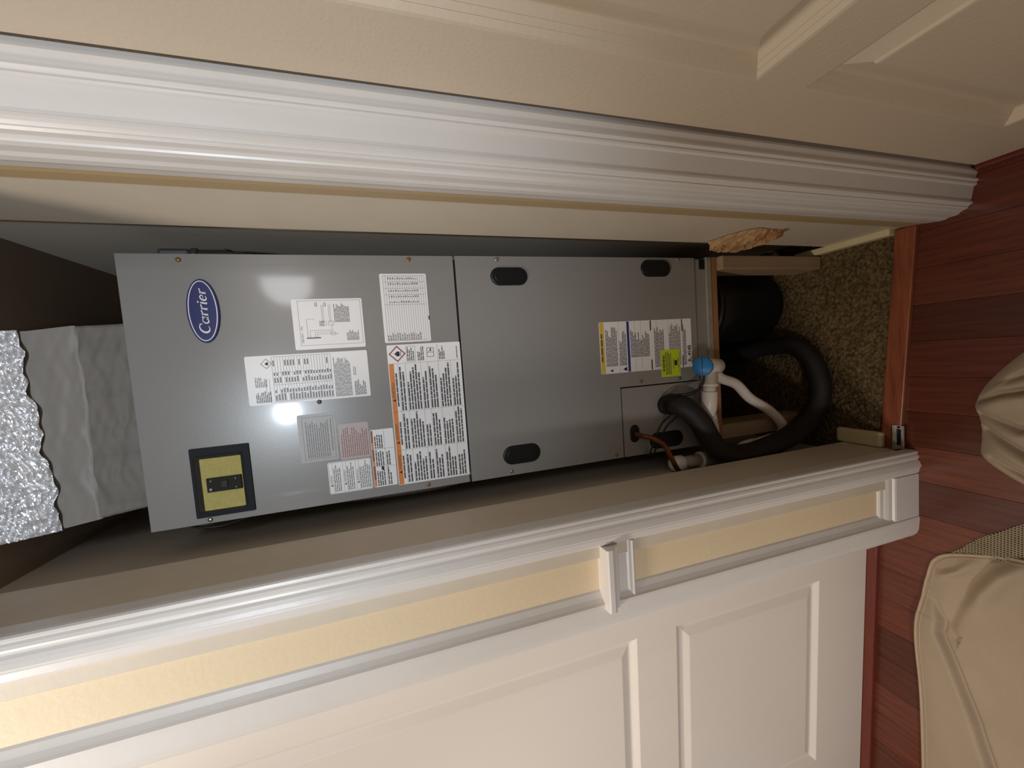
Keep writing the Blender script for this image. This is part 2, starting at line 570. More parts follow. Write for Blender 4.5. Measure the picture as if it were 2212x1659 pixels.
# right casing, plan read off its foot on the floor
casR = [(0.357, 0.560), (0.354, 0.554), (0.348, 0.552), (0.334, 0.554), (0.332, 0.5505), (0.328, 0.5495), (0.3255, 0.552), (0.3235, 0.5535), (0.321, 0.552), (0.318, 0.553), (0.3165, 0.5575),
        (0.286, 0.5620), (0.284, 0.5595), (0.280, 0.5590), (0.2775, 0.5630), (0.2745, 0.5670), (0.2725, 0.5660), (0.2700, 0.5690), (0.2685, 0.5760), (0.2660, 0.5800), (0.2635, 0.5810), (0.2615, 0.5870), (0.2610, 0.6000), (0.2585, 0.6060), (0.2580, 0.6160), (0.2600, 0.6240), (0.2620, 0.6400), (0.2680, 0.6560), (0.400, 0.656), (0.400, 0.561)]
tag(prism_z('trim_4', casR, 0.0, 2.10, M_TRIM, lean=True), 'wide white moulded casing right of the closet opening', 'door casing', kind='structure')
# left casing
casL = [(-0.316, 0.668), (-0.3165, 0.662), (-0.3185, 0.6585), (-0.3225, 0.6575), (-0.3255, 0.6600), (-0.3275, 0.6570), (-0.3320, 0.6550), (-0.3350, 0.6555), (-0.3365, 0.6585), (-0.340, 0.6575), (-0.3440, 0.6545), (-0.3500, 0.6520), (-0.3560, 0.6500), (-0.3585, 0.6510), (-0.3600, 0.6545), (-0.3625, 0.6535), (-0.3740, 0.6560), (-0.3785, 0.6600), (-0.3800, 0.6660), (-0.3800, 0.6900), (-0.316, 0.690)]
tag(prism_z('trim_5', casL, 0.0, 2.10, M_TRIM), 'white moulded casing left of the closet opening', 'door casing', kind='structure')

# yellow wall strip with baseboard and chair rail
tag(box('wall_left', -0.50, -0.37, 0.672, 0.76, 0.0, 2.80, M_YEL), 'narrow yellow wall strip between the casing and the white door', 'wall', kind='structure')
bb = [(0.672, 0.0), (0.656, 0.0), (0.656, 0.088), (0.6575, 0.093), (0.661, 0.096), (0.6615, 0.108), (0.664, 0.117), (0.6660, 0.121), (0.6665, 0.132), (0.669, 0.1355), (0.672, 0.136)]
tag(prism_x('baseboard_left', bb, -0.4925, -0.3780, M_TRIM), 'short white baseboard with moulded top under the yellow wall', 'baseboard', kind='structure')
cr = [(0.672, 0.8700), (0.6630, 0.8700), (0.6590, 0.8725), (0.6570, 0.8765), (0.6590, 0.8800), (0.6630, 0.8830), (0.6655, 0.8870), (0.6655, 0.9050), (0.6610, 0.9080), (0.6600, 0.9140), (0.6560, 0.9160), (0.6500, 0.9165), (0.6490, 0.9240), (0.6440, 0.9265), (0.6400, 0.9280), (0.6380, 0.9330), (0.6380, 0.9420), (0.6400, 0.9450), (0.672, 0.9480)]
tag(prism_x('trim_6', cr, -0.5050, -0.3795, M_TRIM), 'white chair rail moulding across the yellow wall strip', 'chair rail', kind='structure')

# white corner board with a rounded nose that splays back to the left door
ret = [(-0.472, 0.700), (-0.472, 0.6725), (-0.4755, 0.6690), (-0.4850, 0.6640), (-0.4915, 0.6585), (-0.4945, 0.6545), (-0.500, 0.6540), (-0.530, 0.6560), (-0.542, 0.660), (-0.551, 0.667), (-0.556, 0.673), (-0.635, 0.768), (-0.60, 0.80), (-0.472, 0.80)]
tag(prism_z('trim_7', ret, 0.0, 2.80, M_TRIM), 'white rounded corner board beside the white panel door', 'trim', kind='structure')

# ------------------------------------------------------------------ panelled doors
def panel_door(name, label, m, origin, sdir, ndir, width, z0, z1, thick, openings, prof, lean=0.0):
    """s runs along the door from origin, n towards the viewer; openings: (s0, s1, z0, z1)"""
    O, S, N = Vector(origin), Vector(sdir).normalized(), Vector(ndir).normalized()
    e = thing(name, label, 'door', (O + S * (width / 2)).to_tuple(), kind='structure')
    e.location.z = z0
    P = lambda s, z, d: tuple(O + S * s + N * (d + lean * z) + Vector((0, 0, z)))
    def slab(nm, s0, s1, a, b):
        bm = bmesh.new()
        bm_box(bm, s0, s1, -thick, 0, a, b, fn=lambda s, d, z: P(s, z, d))
        return from_bm(nm, bm, m, e)
    s_in0 = min(o[0] for o in openings)
    s_in1 = max(o[1] for o in openings)
    slab('stile', 0, s_in0, z0, z1)
    slab('stile', s_in1, width, z0, z1)
    zs = sorted(openings, key=lambda o: o[2])
    cur = z0
    for o in zs:
        slab('rail', s_in0, s_in1, cur, o[2])
        cur = o[3]
    slab('rail', s_in0, s_in1, cur, z1)
    for (s0, s1, a, b) in openings:
        bm = bmesh.new()
        R = []
        for ins, d in prof:
            R.append([bm.verts.new(P(s, z, d)) for s, z in ((s0 + ins, a + ins), (s1 - ins, a + ins), (s1 - ins, b - ins), (s0 + ins, b - ins))])
        for p, q in zip(R[:-1], R[1:]):
            for i in range(4):
                j = (i + 1) % 4
                bm.faces.new((p[i], p[j], q[j], q[i]))
        bm.faces.new(R[-1])
        back = [bm.verts.new(P(s, z, -thick + 0.004)) for s, z in ((s0, a), (s1, a), (s1, b), (s0, b))]
        for i in range(4):
            j = (i + 1) % 4
            bm.faces.new((R[0][j], R[0][i], back[i], back[j]))
        bm.faces.new(back[::-1])
        from_bm('panel', bm, m, e)
    return e

profL = [(0.0, 0.0), (0.002, -0.001), (0.012, -0.0085), (0.016, -0.0105), (0.020, -0.0105), (0.040, -0.003), (0.042, -0.0025)]
sL = Vector((-1, 0.035, 0))
nL = Vector((-0.035, -1, 0))
panel_door('door_1', 'white raised panel door at the foot of the photo', M_DOORL, (-0.612, 0.7655, 0), sL, nL, 0.80, 0.018, 2.03, 0.035,
           [(0.072, 0.640, 0.208, 0.694), (0.072, 0.640, 0.806, 1.86)], profL)
box('trim_8', -1.62, -0.60, 0.742, 0.80, -0.004, 0.016, M_REDWD, bevel=0.002, fn=lambda x, y, z: (x, y + 0.035 * (-0.635 - x), z))
tag(bpy.data.objects['trim_8'], 'dark red wooden sill under the white panel door', 'sill', kind='structure')

profR = [(0.0, 0.0), (0.004, -0.001), (0.009, -0.0065), (0.0105, -0.006), (0.015, -0.0115), (0.0165, -0.011), (0.022, -0.0175), (0.025, -0.0190), (0.030, -0.0190), (0.056, -0.0085), (0.058, -0.0045), (0.062, -0.004)]
panel_door('door_2', 'cream panelled door standing at the right of the closet', M_DOORR, (0.361, 0.5475, 0), (0, -1, 0), (-1, 0, 0), 0.405, 0.022, 2.03, 0.035,
           [(0.108, 0.355, 0.19, 0.690), (0.108, 0.355, 0.778, 1.86)], profR, lean=-0.008)
tag(box('trim_9', 0.352, 0.395, 0.10, 0.552, -0.004, 0.014, M_REDWR, bevel=0.003), 'dark red wooden sill under the cream panelled door', 'sill', kind='structure')

# threshold at the closet opening
def thr(x, y, z):
    return (x, y + (0.262 - x) * 0.062, z)
tag(box('trim_10', -0.335, 0.268, 0.6535, 0.698, -0.002, 0.013, M_OAK, bevel=0.003, fn=thr), 'orange oak threshold strip between hallway floor and carpet', 'threshold', kind='structure')

# closet baseboard strip on the right
bm = bmesh.new()
bm_box(bm, 0.2555, 0.2745, 0.700, 0.955, 0.001, 0.030)
bmesh.ops.bevel(bm, geom=list(bm.edges), offset=0.004, segments=2, affect='EDGES', profile=0.5)
tag(from_bm('baseboard_right', bm, M_CREAM), 'cream painted shoe strip on the carpet along the right jamb', 'baseboard', kind='structure')

# ------------------------------------------------------------------ air handler
AX0, AX1, AY, AZ0, AZ1 = -0.2877, 0.2490, 0.908, 0.470, 1.7843
ah = thing('air_handler', 'tall grey metal air handler covered in labels inside the closet', 'air handler', (-0.02, 1.18, 0.392))
box('cabinet', AX0 + 0.001, AX1 - 0.001, AY + 0.006, AY + 0.56, 0.432, AZ1 - 0.001, M_STEEL, ah, bevel=0.0015)
up = box('upper_panel', AX0, AX1, AY, AY + 0.0065, 1.1530, AZ1, M_STEEL, ah, bevel=0.0012)
# lower panel is L-shaped around the pipe panel
Lp = [(AX0, 1.1485), (AX0, 0.7285), (-0.0965, 0.7285), (-0.0965, AZ0), (AX1, AZ0), (AX1, 1.1485)]
bm = bmesh.new()
AYL = AY - 0.0018                            # the lower panel sits a little proud
fr = [bm.verts.new((x, AYL, z)) for x, z in Lp]
bk = [bm.verts.new((x, AY + 0.0065, z)) for x, z in Lp]
bm.faces.new(fr)
bm.faces.new(bk[::-1])
for i in range(6):
    j = (i + 1) % 6
    bm.faces.new((fr[j], fr[i], bk[i], bk[j]))
bmesh.ops.recalc_face_normals(bm, faces=bm.faces)
bmesh.ops.bevel(bm, geom=list(bm.edges), offset=0.0010, segments=2, affect='EDGES', profile=0.5)
lower = from_bm('lower_panel', bm, M_STEEL, ah)
pipe_panel = box('pipe_panel', AX0, -0.0995, AY - 0.0035, AY + 0.0065, AZ0 + 0.002, 0.7250, M_STEEL, ah, bevel=0.0013)
box('seam_gap', AX0 + 0.002, AX1 - 0.002, AY + 0.0052, AY + 0.0066, 1.1478, 1.1538, M_BLACK, ah)
box('seam_gap', AX0 + 0.002, -0.0955, AY + 0.0052, AY + 0.0066, 0.7240, 0.7295, M_BLACK, ah)
box('seam_gap', -0.1005, -0.0955, AY + 0.0052, AY + 0.0066, AZ0, 0.7240, M_BLACK, ah)
# seam notches near the panel ends
for px_, pz in ((0.2435, 1.1508), (-0.2665, 1.1508)):
    plate('seam_clip', rrect(px_ - 0.004, px_ + 0.004, pz - 0.004, pz + 0.002, 0.001), AY - 0.0006, AY + 0.004, M_STEELD, ah)
box('base_rail', AX0 + 0.004, AX1 - 0.003, AY + 0.001, AY + 0.012, 0.432, 0.4665, M_STEEL, ah, bevel=0.001)
box('rail_slot', 0.2175, 0.2450, AY - 0.0004, AY + 0.006, 0.434, 0.4520, M_BLACK, ah)

def screw(x, z, m, y=AY):
    return lathe('screw', [(0.0046, 0.0), (0.0048, 0.0012), (0.0040, 0.0026), (0.0022, 0.0032)], (x, y + 0.0003, z), (0, -1, 0), m, ah, n=10)
for x, z, m in ((0.237, 1.685, M_SCREW), (0.240, 1.253, M_SCREW), (-0.278, 1.251, M_SCREW), (-0.280, 1.685, M_SCREWS), (0.241, 1.048, M_SCREWS), (0.2445, 0.526, M_SCREWS),
                (-0.277, 1.048, M_SCREWS), (-0.085, 0.663, M_SCREW), (-0.277, 0.751, M_SCREW), (-0.278, 0.661, M_SCREWS), (-0.062, 1.464, M_STEELD), (-0.087, 0.535, M_STEELD)):
    screw(x, z, m, AY if z > 1.15 else (AY - 0.0035 if (x < -0.1 and z < 0.72) else AYL))

def plug(cx, cz, w, h, parent=ah, d=0.006, name='knockout_plug'):
    o = plate(name, stadium(cx, cz, w, h), AY - d, AY + 0.001, M_BLACK, parent, round_in=0.004)
    return o
for cx, cz, w, h in ((0.2005, 1.0195, 0.043, 0.094), (0.2195, 0.600, 0.045, 0.095), (-0.2370, 1.0180, 0.047, 0.098)):
    p = plug(cx, cz, w, h)
    plate('plug_rim', stadium(cx, cz, w * 0.62, h * 0.80), AY - 0.0068, AY - 0.004, M_BLACK, p, round_in=0.002)
plug(-0.2260, 0.6925, 0.050, 0.030)
plug(-0.2550, 0.5900, 0.046, 0.112)
g = plate('pipe_grommet', stadium(-0.1570, 0.5710, 0.052, 0.090), AY - 0.018, AY + 0.001, M_BLACK, ah, round_in=0.005)

# breaker window
win = plate('breaker_window', rrect(-0.2735, -0.1330, 1.6035, 1.7060, 0.0015), AY - 0.0035, AY + 0.001, M_FRAME, ah)
plate('window_back', rrect(-0.2600, -0.1550, 1.6190, 1.6900, 0.001), AY - 0.0042, AY - 0.002, M_SPONGE, win)
box('breaker', -0.2230, -0.1945, AY - 0.0085, AY - 0.003, 1.6205, 1.6810, M_FRAME, win, bevel=0.001)
box('breaker_toggle', -0.2160, -0.2010, AY - 0.0110, AY - 0.008, 1.6440, 1.6560, M_BLACK, win, bevel=0.001)
for q in ((-0.2195, -0.2150, 1.6725, 1.6770), (-0.2195, -0.2165, 1.6300, 1.6315), (-0.2020, -0.1990, 1.6725, 1.6745), (-0.2020, -0.1990, 1.6300, 1.6315)):
    quads('breaker_mark', [q], AY - 0.0087, M_SILV, win)
box('clear_cover', -0.2625, -0.1475, AY - 0.0155, AY - 0.0034, 1.6160, 1.6985, M_CLEAR, win, bevel=0.005, segs=3)

# ---- labels: plate plus print -------------------------------------------------
LY = AY - 0.0006
PY = LY - 0.00022
def lab(x0, x1, z0, z1, m=M_WHITE, r=0.003, name='label', y=LY):
    return plate(name, rrect(x0, x1, z0, z1, r), y, AY + 0.0002, m, ah)

def greek(x0, x1, ztop, zbot, pitch, hgt, ragged=0.3, wmin=0.004, wmax=0.013, gap=0.0011):
    R = []
    z = ztop
    while z - hgt > zbot:
        x = x0
        end = x1 - random.uniform(0, ragged) * (x1 - x0)
        while x < end:
            w = random.uniform(wmin, wmax)
            R.append((x, min(x + w, end), z - hgt, z))
            x += w + gap
        z -= pitch
    return R

def frame_lines(x0, x1, z0, z1, t=0.0005):
    return [(x0, x1, z0, z0 + t), (x0, x1, z1 - t, z1), (x0, x0 + t, z0, z1), (x1 - t, x1, z0, z1)]

def diamond(cx, cz, r):
    return [(cx, cz - r), (cx + r, cz), (cx, cz + r), (cx - r, cz)]

def flame(cx, cz, s):
    P = [(-.55, -.75), (.5, -.75), (.75, -.3), (.6, .15), (.5, -.05), (.42, .45), (.2, .25), (.12, .95), (-.15, .45), (-.3, .6), (-.38, .15), (-.6, .3), (-.72, -.25)]
    return [(cx + a * s, cz + b * s) for a, b in P]

# badge
def ell(cx, cz, a, b, n=48):
    return [(cx + a * math.cos(2 * math.pi * i / n), cz + b * math.sin(2 * math.pi * i / n)) for i in range(n)]
BX, BZ = 0.1370, 1.6535
badge = plate('badge', ell(BX, BZ, 0.0625, 0.0275), AY - 0.0035, AY + 0.0005, M_LOGO, ah, round_in=0.0015)
V, F = [], []
o1, o2 = ell(BX, BZ, 0.0590, 0.0243), ell(BX, BZ, 0.0573, 0.0226)
n = len(o1)
V = [(x, AY - 0.00385, z) for x, z in o1] + [(x, AY - 0.00385, z) for x, z in o2]
F = [(i, (i + 1) % n, n + (i + 1) % n, n + i) for i in range(n)]
pyd('badge_ring', V, F, M_WHITE, badge)

def script_word():
    """the word on the badge, drawn stroke by stroke as slanted serif letters"""
    arc = lambda cx, cy, rx, ry, a0, a1, n=18: [(cx + rx * math.cos(math.radians(a0 + (a1 - a0) * i / n)), cy + ry * math.sin(math.radians(a0 + (a1 - a0) * i / n))) for i in range(n + 1)]
    G = {
        'C': ([(arc(0.66, 0.74, 0.56, 0.72, 48, 305, 26), lambda t: 0.09 + 0.15 * math.sin(math.pi * min(1, t * 1.05))),
               ([(1.10, 1.00), (1.06, 1.42)], lambda t: 0.09)], 1.22),
        'a': ([(arc(0.42, 0.48, 0.32, 0.44, 70, 430, 26), lambda t: 0.10 + 0.07 * math.sin(math.pi * t)),
               ([(0.80, 0.97), (0.77, 0.55), (0.77, 0.18), (0.83, 0.06), (0.95, 0.10)], lambda t: 0.20 - 0.12 * t ** 3)], 1.00),
        'r': ([([(0.02, 0.86), (0.20, 0.95)], lambda t: 0.08), ([(0.20, 0.95), (0.20, 0.0)], lambda t: 0.20), ([(0.05, 0.03), (0.38, 0.03)], lambda t: 0.07),
               ([(0.22, 0.55), (0.34, 0.82), (0.50, 0.93), (0.66, 0.90)], lambda t: 0.08 + 0.13 * t)], 0.72),
        'i': ([([(0.02, 0.86), (0.20, 0.95)], lambda t: 0.08), ([(0.20, 0.95), (0.20, 0.10), (0.26, 0.03), (0.40, 0.09)], lambda t: 0.20 - 0.12 * t ** 4),
               ([(0.20, 1.20), (0.20, 1.42)], lambda t: 0.21)], 0.47),
        'e': ([([(0.14, 0.47), (0.70, 0.54)], lambda t: 0.08), (arc(0.42, 0.48, 0.32, 0.45, 8, 318, 24), lambda t: 0.10 + 0.10 * math.sin(math.pi * t))], 0.84),
    }
    V, F = [], []
    def ribbon(P, wf, ox):
        i0 = len(V)
        for i, (x, y) in enumerate(P):
            a, b = P[max(i - 1, 0)], P[min(i + 1, len(P) - 1)]
            d = Vector((b[0] - a[0], b[1] - a[1])).normalized()
            w = wf(i / (len(P) - 1)) / 2
            for s in (-1, 1):
                V.append((ox + x - d.y * w * s, y + d.x * w * s))
        for i in range(len(P) - 1):
            k = i0 + 2 * i
            F.append((k, k + 1, k + 3, k + 2))
    ox = 0.0
    for ch in 'Carrier':
        st, adv = G[ch]
        for P, wf in st:
            ribbon(P, wf, ox)
        ox += adv
    W = ox - 0.1
    sc = 0.0860 / W
    hs = 0.0172 / sc / 1.5
    out = []
    for x, y in V:
        out.append((BX - 0.0440 + (x + 0.30 * (y - 0.5) * hs * 0.9) * sc, AY - 0.0041, BZ - 0.0085 + y * sc * hs))
    return pyd('badge_word', out, F, M_WHITE, badge)
script_word()

# wiring diagram
L = lab(0.0505, 0.1565, 1.3600, 1.4985)
R = frame_lines(0.0590, 0.1530, 1.3640, 1.4870)
def ln(x0, z0, x1, z1, t=0.0005):
    return (min(x0, x1) - (t / 2 if x0 == x1 else 0), max(x0, x1) + (t / 2 if x0 == x1 else 0), min(z0, z1) - (t / 2 if z0 == z1 else 0), max(z0, z1) + (t / 2 if z0 == z1 else 0))
R += [ln(0.0745, 1.4750, 0.0745, 1.4480, .003), ln(0.0745, 1.4725, 0.1140, 1.4725), ln(0.1140, 1.4725, 0.1140, 1.4580), ln(0.0745, 1.4680, 0.0900, 1.4680), ln(0.0900, 1.4680, 0.0900, 1.4250),
      ln(0.0745, 1.4580, 0.0860, 1.4580), ln(0.0860, 1.4580, 0.0860, 1.4240), ln(0.0860, 1.4240, 0.1050, 1.4240), ln(0.0745, 1.4540, 0.0820, 1.4540), ln(0.0820, 1.4540, 0.0820, 1.4220),
      ln(0.1050, 1.4420, 0.1440, 1.4420), ln(0.1050, 1.4390, 0.1440, 1.4390), ln(0.1050, 1.4280, 0.1440, 1.4280), ln(0.1050, 1.4250, 0.1440, 1.4250), ln(0.0820, 1.4250, 0.0820, 1.4120)]
R += frame_lines(0.1000, 0.1090, 1.4350, 1.4450) + frame_lines(0.1000, 0.1090, 1.4200, 1.4310) + frame_lines(0.0790, 0.0850, 1.4180, 1.4280)
R += [(0.0985, 0.1100, 1.4470 - i * 0.0025, 1.4480 - i * 0.0025) for i in range(4)]
R += greek(0.1060, 0.1470, 1.4180, 1.3860, 0.0026, 0.0015, 0.3) + greek(0.0660, 0.0900, 1.3960, 1.3720, 0.0028, 0.0015, 0.3) + greek(0.1400, 0.1500, 1.4540, 1.4480, 0.003, 0.0012) + greek(0.1400, 0.1500, 1.4370, 1.4310, 0.003, 0.0012)
quads('label_print', R, PY, M_INKL, L)
text('label_lettering', '208/230V - 1PH', 0.0640, 1.4810, 0.0055, PY, M_INKL, L)

# rating plate
L = lab(-0.0585, 0.0430, 1.3590, 1.5940)
R = [ln(-0.0540, z, 0.0395, z) for z in np.linspace(1.5460, 1.4340, 22)]
R += [ln(xx, 1.5460, xx, 1.4340) for xx in (-0.0540, -0.0190, 0.0060, 0.0395)] + [ln(-0.0540, z, -0.006, z) for z in (1.560, 1.5535)]
for z in np.linspace(1.5435, 1.4365, 21):
    for a, b in ((-0.0520, -0.0370), (-0.0360, -0.0260), (-0.0150, -0.0030), (0.0000, 0.0090)):
        if random.random() < 0.86:
            R.append((a, b - random.uniform(0, 0.004), z - 0.0016, z + 0.0008))
    if random.random() < 0.4:
        R.append((0.0200, 0.0320, z - 0.0016, z + 0.0008))
R += greek(-0.0540, -0.0280, 1.5800, 1.5500, 0.0032, 0.0018, 0.4) + greek(-0.0220, -0.0010, 1.5790, 1.5580, 0.0032, 0.0014, 0.5) + greek(-0.0540, 0.0330, 1.4290, 1.3960, 0.0026, 0.0014, 0.18) + greek(-0.0540, -0.0200, 1.3900, 1.3660, 0.0034, 0.002, 0.4) + greek(-0.01, 0.02, 1.3900, 1.3820, 0.0034, 0.0014, 0.4)
quads('label_print', R, PY, M_INKL, L)
polys('label_pictogram', [diamond(0.0260, 1.5560, 0.0105)], PY - 0.00005, M_INK, L)
polys('label_pictogram', [diamond(0.0260, 1.5560, 0.0092)], PY - 0.0001, M_WHITE, L)
polys('label_pictogram', [flame(0.0260, 1.5555, 0.0045)], PY - 0.00015, M_INKK, L)

# specification table
L = lab(0.0555, 0.2085, 1.2175, 1.3190)
R = [ln(0.0590, z, 0.2040, z) for z in np.linspace(1.3120, 1.2220, 19)]
R += [ln(xx, 1.3120, xx, 1.2220) for xx in (0.0590, 0.1400, 0.1620, 0.1760, 0.1900, 0.2040)]
R += greek(0.0600, 0.0780, 1.3110, 1.2370, 0.00500, 0.0022, 0.35, 0.002, 0.007)
for z in np.linspace(1.3015, 1.2400, 13):
    for a in (0.1440, 0.1560, 0.1690, 0.1840, 0.1960):
        R.append((a, a + random.uniform(0.0015, 0.0045), z - 0.0018, z + 0.0006))
quads('label_print', R, PY, M_INKL, L)
quads('label_black_mark', [(0.1040, 0.1130, 1.2175, 1.2195)], PY - 0.00005, M_INKK, L)

# big warning label
L = lab(-0.2690, 0.0505, 1.1525, 1.3170)
xs = [-0.2670, -0.1895, -0.1010, 0.0080]
zs = [1.2960, 1.2800, 1.2460, 1.2300, 1.2060, 1.1775, 1.1545]
R = [ln(-0.2670, z, 0.0080, z) for z in zs[:-1]] + [ln(xx, 1.3150, xx, 1.1545) for xx in xs[1:]] + [ln(0.0080, 1.2060, 0.0480, 1.2060)]
T = []
for a, b in zip(xs[:-1], xs[1:]):
    for zt, zb in zip(zs[:-1], zs[1:]):
        T += greek(a + 0.0020, b - 0.0015, zt - 0.0015, zb + 0.0006, 0.0062, 0.0037, 0.42, 0.006, 0.022, 0.0013)
    T += greek(a + 0.012, b - 0.012, 1.3035, 1.2975, 0.0062, 0.0035, 0.3, 0.006, 0.02)
R2 = frame_lines(0.0110, 0.0460, 1.2560, 1.2760) + greek(0.0130, 0.0440, 1.2740, 1.2570, 0.0042, 0.0022, 0.3, 0.004, 0.012) + greek(0.0120, 0.0460, 1.2510, 1.2370, 0.0038, 0.0021, 0.5, 0.004, 0.012) + greek(0.0120, 0.0460, 1.2030, 1.1900, 0.0036, 0.0021, 0.5, 0.004, 0.012) + greek(0.0120, 0.0440, 1.1620, 1.1590, 0.0036, 0.0018, 0.1, 0.004, 0.012)
quads('label_rules', R, PY, M_INKL, L)
quads('label_print', T + R2, PY, M_INK, L)
quads('orange_band', [(-0.2680, 0.0080, 1.3050, 1.3155)], PY, M_ORANGE, L)
for tx, s in ((-0.243, 'WARNING'), (-0.175, 'AVERTISSEMENT'), (-0.078, 'ADVERTENCIA')):
    polys('label_pictogram', [[(tx, 1.3072), (tx + 0.0070, 1.3072), (tx + 0.0035, 1.3140)]], PY - 0.0001, M_INKK, L)
    text('label_lettering', s, tx + 0.0090, 1.3075, 0.0085, PY - 0.0001, M_INKK, L, sx=0.86 if len(s) < 9 else 0.62)
polys('label_pictogram', [diamond(0.0300, 1.2955, 0.0185)], PY, M_RED, L)
polys('label_pictogram', [diamond(0.0300, 1.2955, 0.0150)], PY - 0.0001, M_WHITE, L)
polys('label_pictogram', [flame(0.0300, 1.2960, 0.0080)], PY - 0.00015, M_INKK, L)
quads('label_pictogram', [(0.0240, 0.0360, 1.2872, 1.2884)], PY - 0.0002, M_INKK, L)
bk0 = frame_lines(0.0190, 0.0400, 1.2140, 1.2300, 0.0009) + [(0.0292, 0.0300, 1.2140, 1.2300), (0.0320, 0.0385, 1.2200, 1.2225), (0.0320, 0.0340, 1.2235, 1.2250)]
quads('label_pictogram', bk0, PY - 0.0001, M_INKK, L)

# silver and pale pink labels
L = lab(-0.1905, -0.0870, 1.4360, 1.5105, M_SILV)
quads('label_print', frame_lines(-0.1850, -0.0930, 1.4410, 1.5020, 0.0006) + greek(-0.1820, -0.1000, 1.4960, 1.4520, 0.0042, 0.0017, 0.25) + [(-0.17, -0.10, 1.4455, 1.4470)], PY, M_INKL, L)
L = lab(-0.1940, -0.1150, 1.3710, 1.4325, M_PINKL)
quads('label_print', greek(-0.1890, -0.1190, 1.4280, 1.3745, 0.0043, 0.0017, 0.3), PY, M_INKR, L)

# small orange headed label
L = lab(-0.2660, -0.1355, 1.3195, 1.3690)
quads('orange_band', [(-0.2640, -0.1375, 1.3635, 1.3680)], PY, M_ORANGED, L)
for q in ((-0.2640, -0.2480, 1.3636, 1.3679), (-0.2180, -0.2060, 1.3636, 1.3679), (-0.1800, -0.1650, 1.3636, 1.3679)):
    quads('orange_band', [q], PY - 0.0001, M_ORANGE, L)
R = [ln(-0.2200, 1.3630, -0.2200, 1.3210), ln(-0.1800, 1.3630, -0.1800, 1.3210), ln(-0.2640, 1.3400, -0.1375, 1.3400)]
T = []
for a, b in ((-0.2635, -0.2220), (-0.2185, -0.1820), (-0.1785, -0.1400)):
    T += greek(a, b, 1.3610, 1.3415, 0.0047, 0.0027, 0.35, 0.004, 0.014)
    if a < -0.2:
        T += greek(a, b, 1.3380, 1.3290, 0.0047, 0.0027, 0.35, 0.004, 0.014)
quads('label_print', R + T, PY, M_INK, L)
polys('label_pictogram', [ell(-0.2240, 1.3480, 0.0050, 0.0032, 14)], PY - 0.0002, M_INKK, L)

# white three-paragraph label
L = lab(-0.2665, -0.1965, 1.3725, 1.4610)
R = frame_lines(-0.2650, -0.1980, 1.3740, 1.4595) + [ln(-0.2650, z, -0.1980, z) for z in (1.4520, 1.4310, 1.4245, 1.4050, 1.3985)]
T = greek(-0.2620, -0.2000, 1.4500, 1.4330, 0.0038, 0.0019, 0.25) + greek(-0.2620, -0.2000, 1.4230, 1.4070, 0.0038, 0.0019, 0.25) + greek(-0.2620, -0.2000, 1.3970, 1.3760, 0.0038, 0.0019, 0.25)
quads('label_print', R + T, PY, M_INKL, L)
for z, s in ((1.4540, 'WARNING'), (1.4262, 'AVERTISSEMENT'), (1.4002, 'ADVERTENCIA')):
    polys('label_pictogram', [[(-0.2500, z - 0.0005), (-0.2450, z - 0.0005), (-0.2475, z + 0.0045)]], PY - 0.0001, M_INK, L)
    text('label_lettering', s, -0.2435, z, 0.0050, PY - 0.0001, M_INK, L, sx=0.75)

# refrigerant label on the lower panel
LYL = AYL - 0.0006
PYL = LYL - 0.00022
L = lab(-0.0570, 0.0800, 0.4910, 0.7835, y=LYL)
quads('yellow_band', [(-0.0560, 0.0790, 0.7700, 0.7825)], PYL, M_YELLOW, L)
quads('label_print', greek(-0.0250, 0.0500, 0.7800, 0.7720, 0.02, 0.0045, 0.05, 0.008, 0.02, 0.003), PYL - 0.0001, M_INK, L)
quads('blue_band', [(-0.0560, 0.0790, 0.6935, 0.7010)], PYL, M_BLUEI, L)
R = [ln(-0.0560, z, 0.0790, z) for z in (0.7270, 0.6760, 0.6570, 0.6060, 0.5680, 0.5220)]
T = greek(-0.0380, 0.0700, 0.7660, 0.7290, 0.0044, 0.0030, 0.30) + greek(-0.0380, 0.0560, 0.7250, 0.7040, 0.0044, 0.0030, 0.35) + greek(-0.0180, 0.0560, 0.6900, 0.6300, 0.0046, 0.0032, 0.40) + greek(-0.0500, 0.0660, 0.6150, 0.5820, 0.0046, 0.0032, 0.2) + greek(-0.0480, 0.0700, 0.5660, 0.5260, 0.0043, 0.0028, 0.25) + greek(-0.0500, 0.0720, 0.5200, 0.5090, 0.0036, 0.0026, 0.2)
quads('label_print', R + T, PYL, M_INKL, L)
for q in ((-0.0560, -0.0280, 0.6240, 0.6275), (0.0520, 0.0790, 0.6240, 0.6275), (-0.0560, -0.0230, 0.5210, 0.5240), (0.0460, 0.0790, 0.5210, 0.5240)):
    quads('label_black_bar', [q], PYL - 0.0001, M_INKK, L)
for q in ((-0.0530, -0.0240, 0.6790, 0.6910), (-0.0530, -0.0240, 0.6600, 0.6740), (-0.0530, -0.0240, 0.6310, 0.6550)):
    quads('label_blank_box', [q], PYL - 0.0001, M_WHITE, L)
for q in ([(-0.0535, 0.7050), (-0.0420, 0.7050), (-0.0478, 0.7170)], [(-0.0535, 0.7480), (-0.0455, 0.7480), (-0.0495, 0.7570)]):
    polys('label_pictogram', [q], PYL - 0.0001, M_INKK, L)
text('label_lettering', 'R- 454B', -0.0420, 0.4945, 0.0155, PYL - 0.0001, M_INKK, L, bold=0.0003, sx=0.92)
Y = lab(-0.0795, -0.0040, 0.5325, 0.5960, M_NEON, r=0.002, name='neon_sticker', y=LYL - 0.0005)
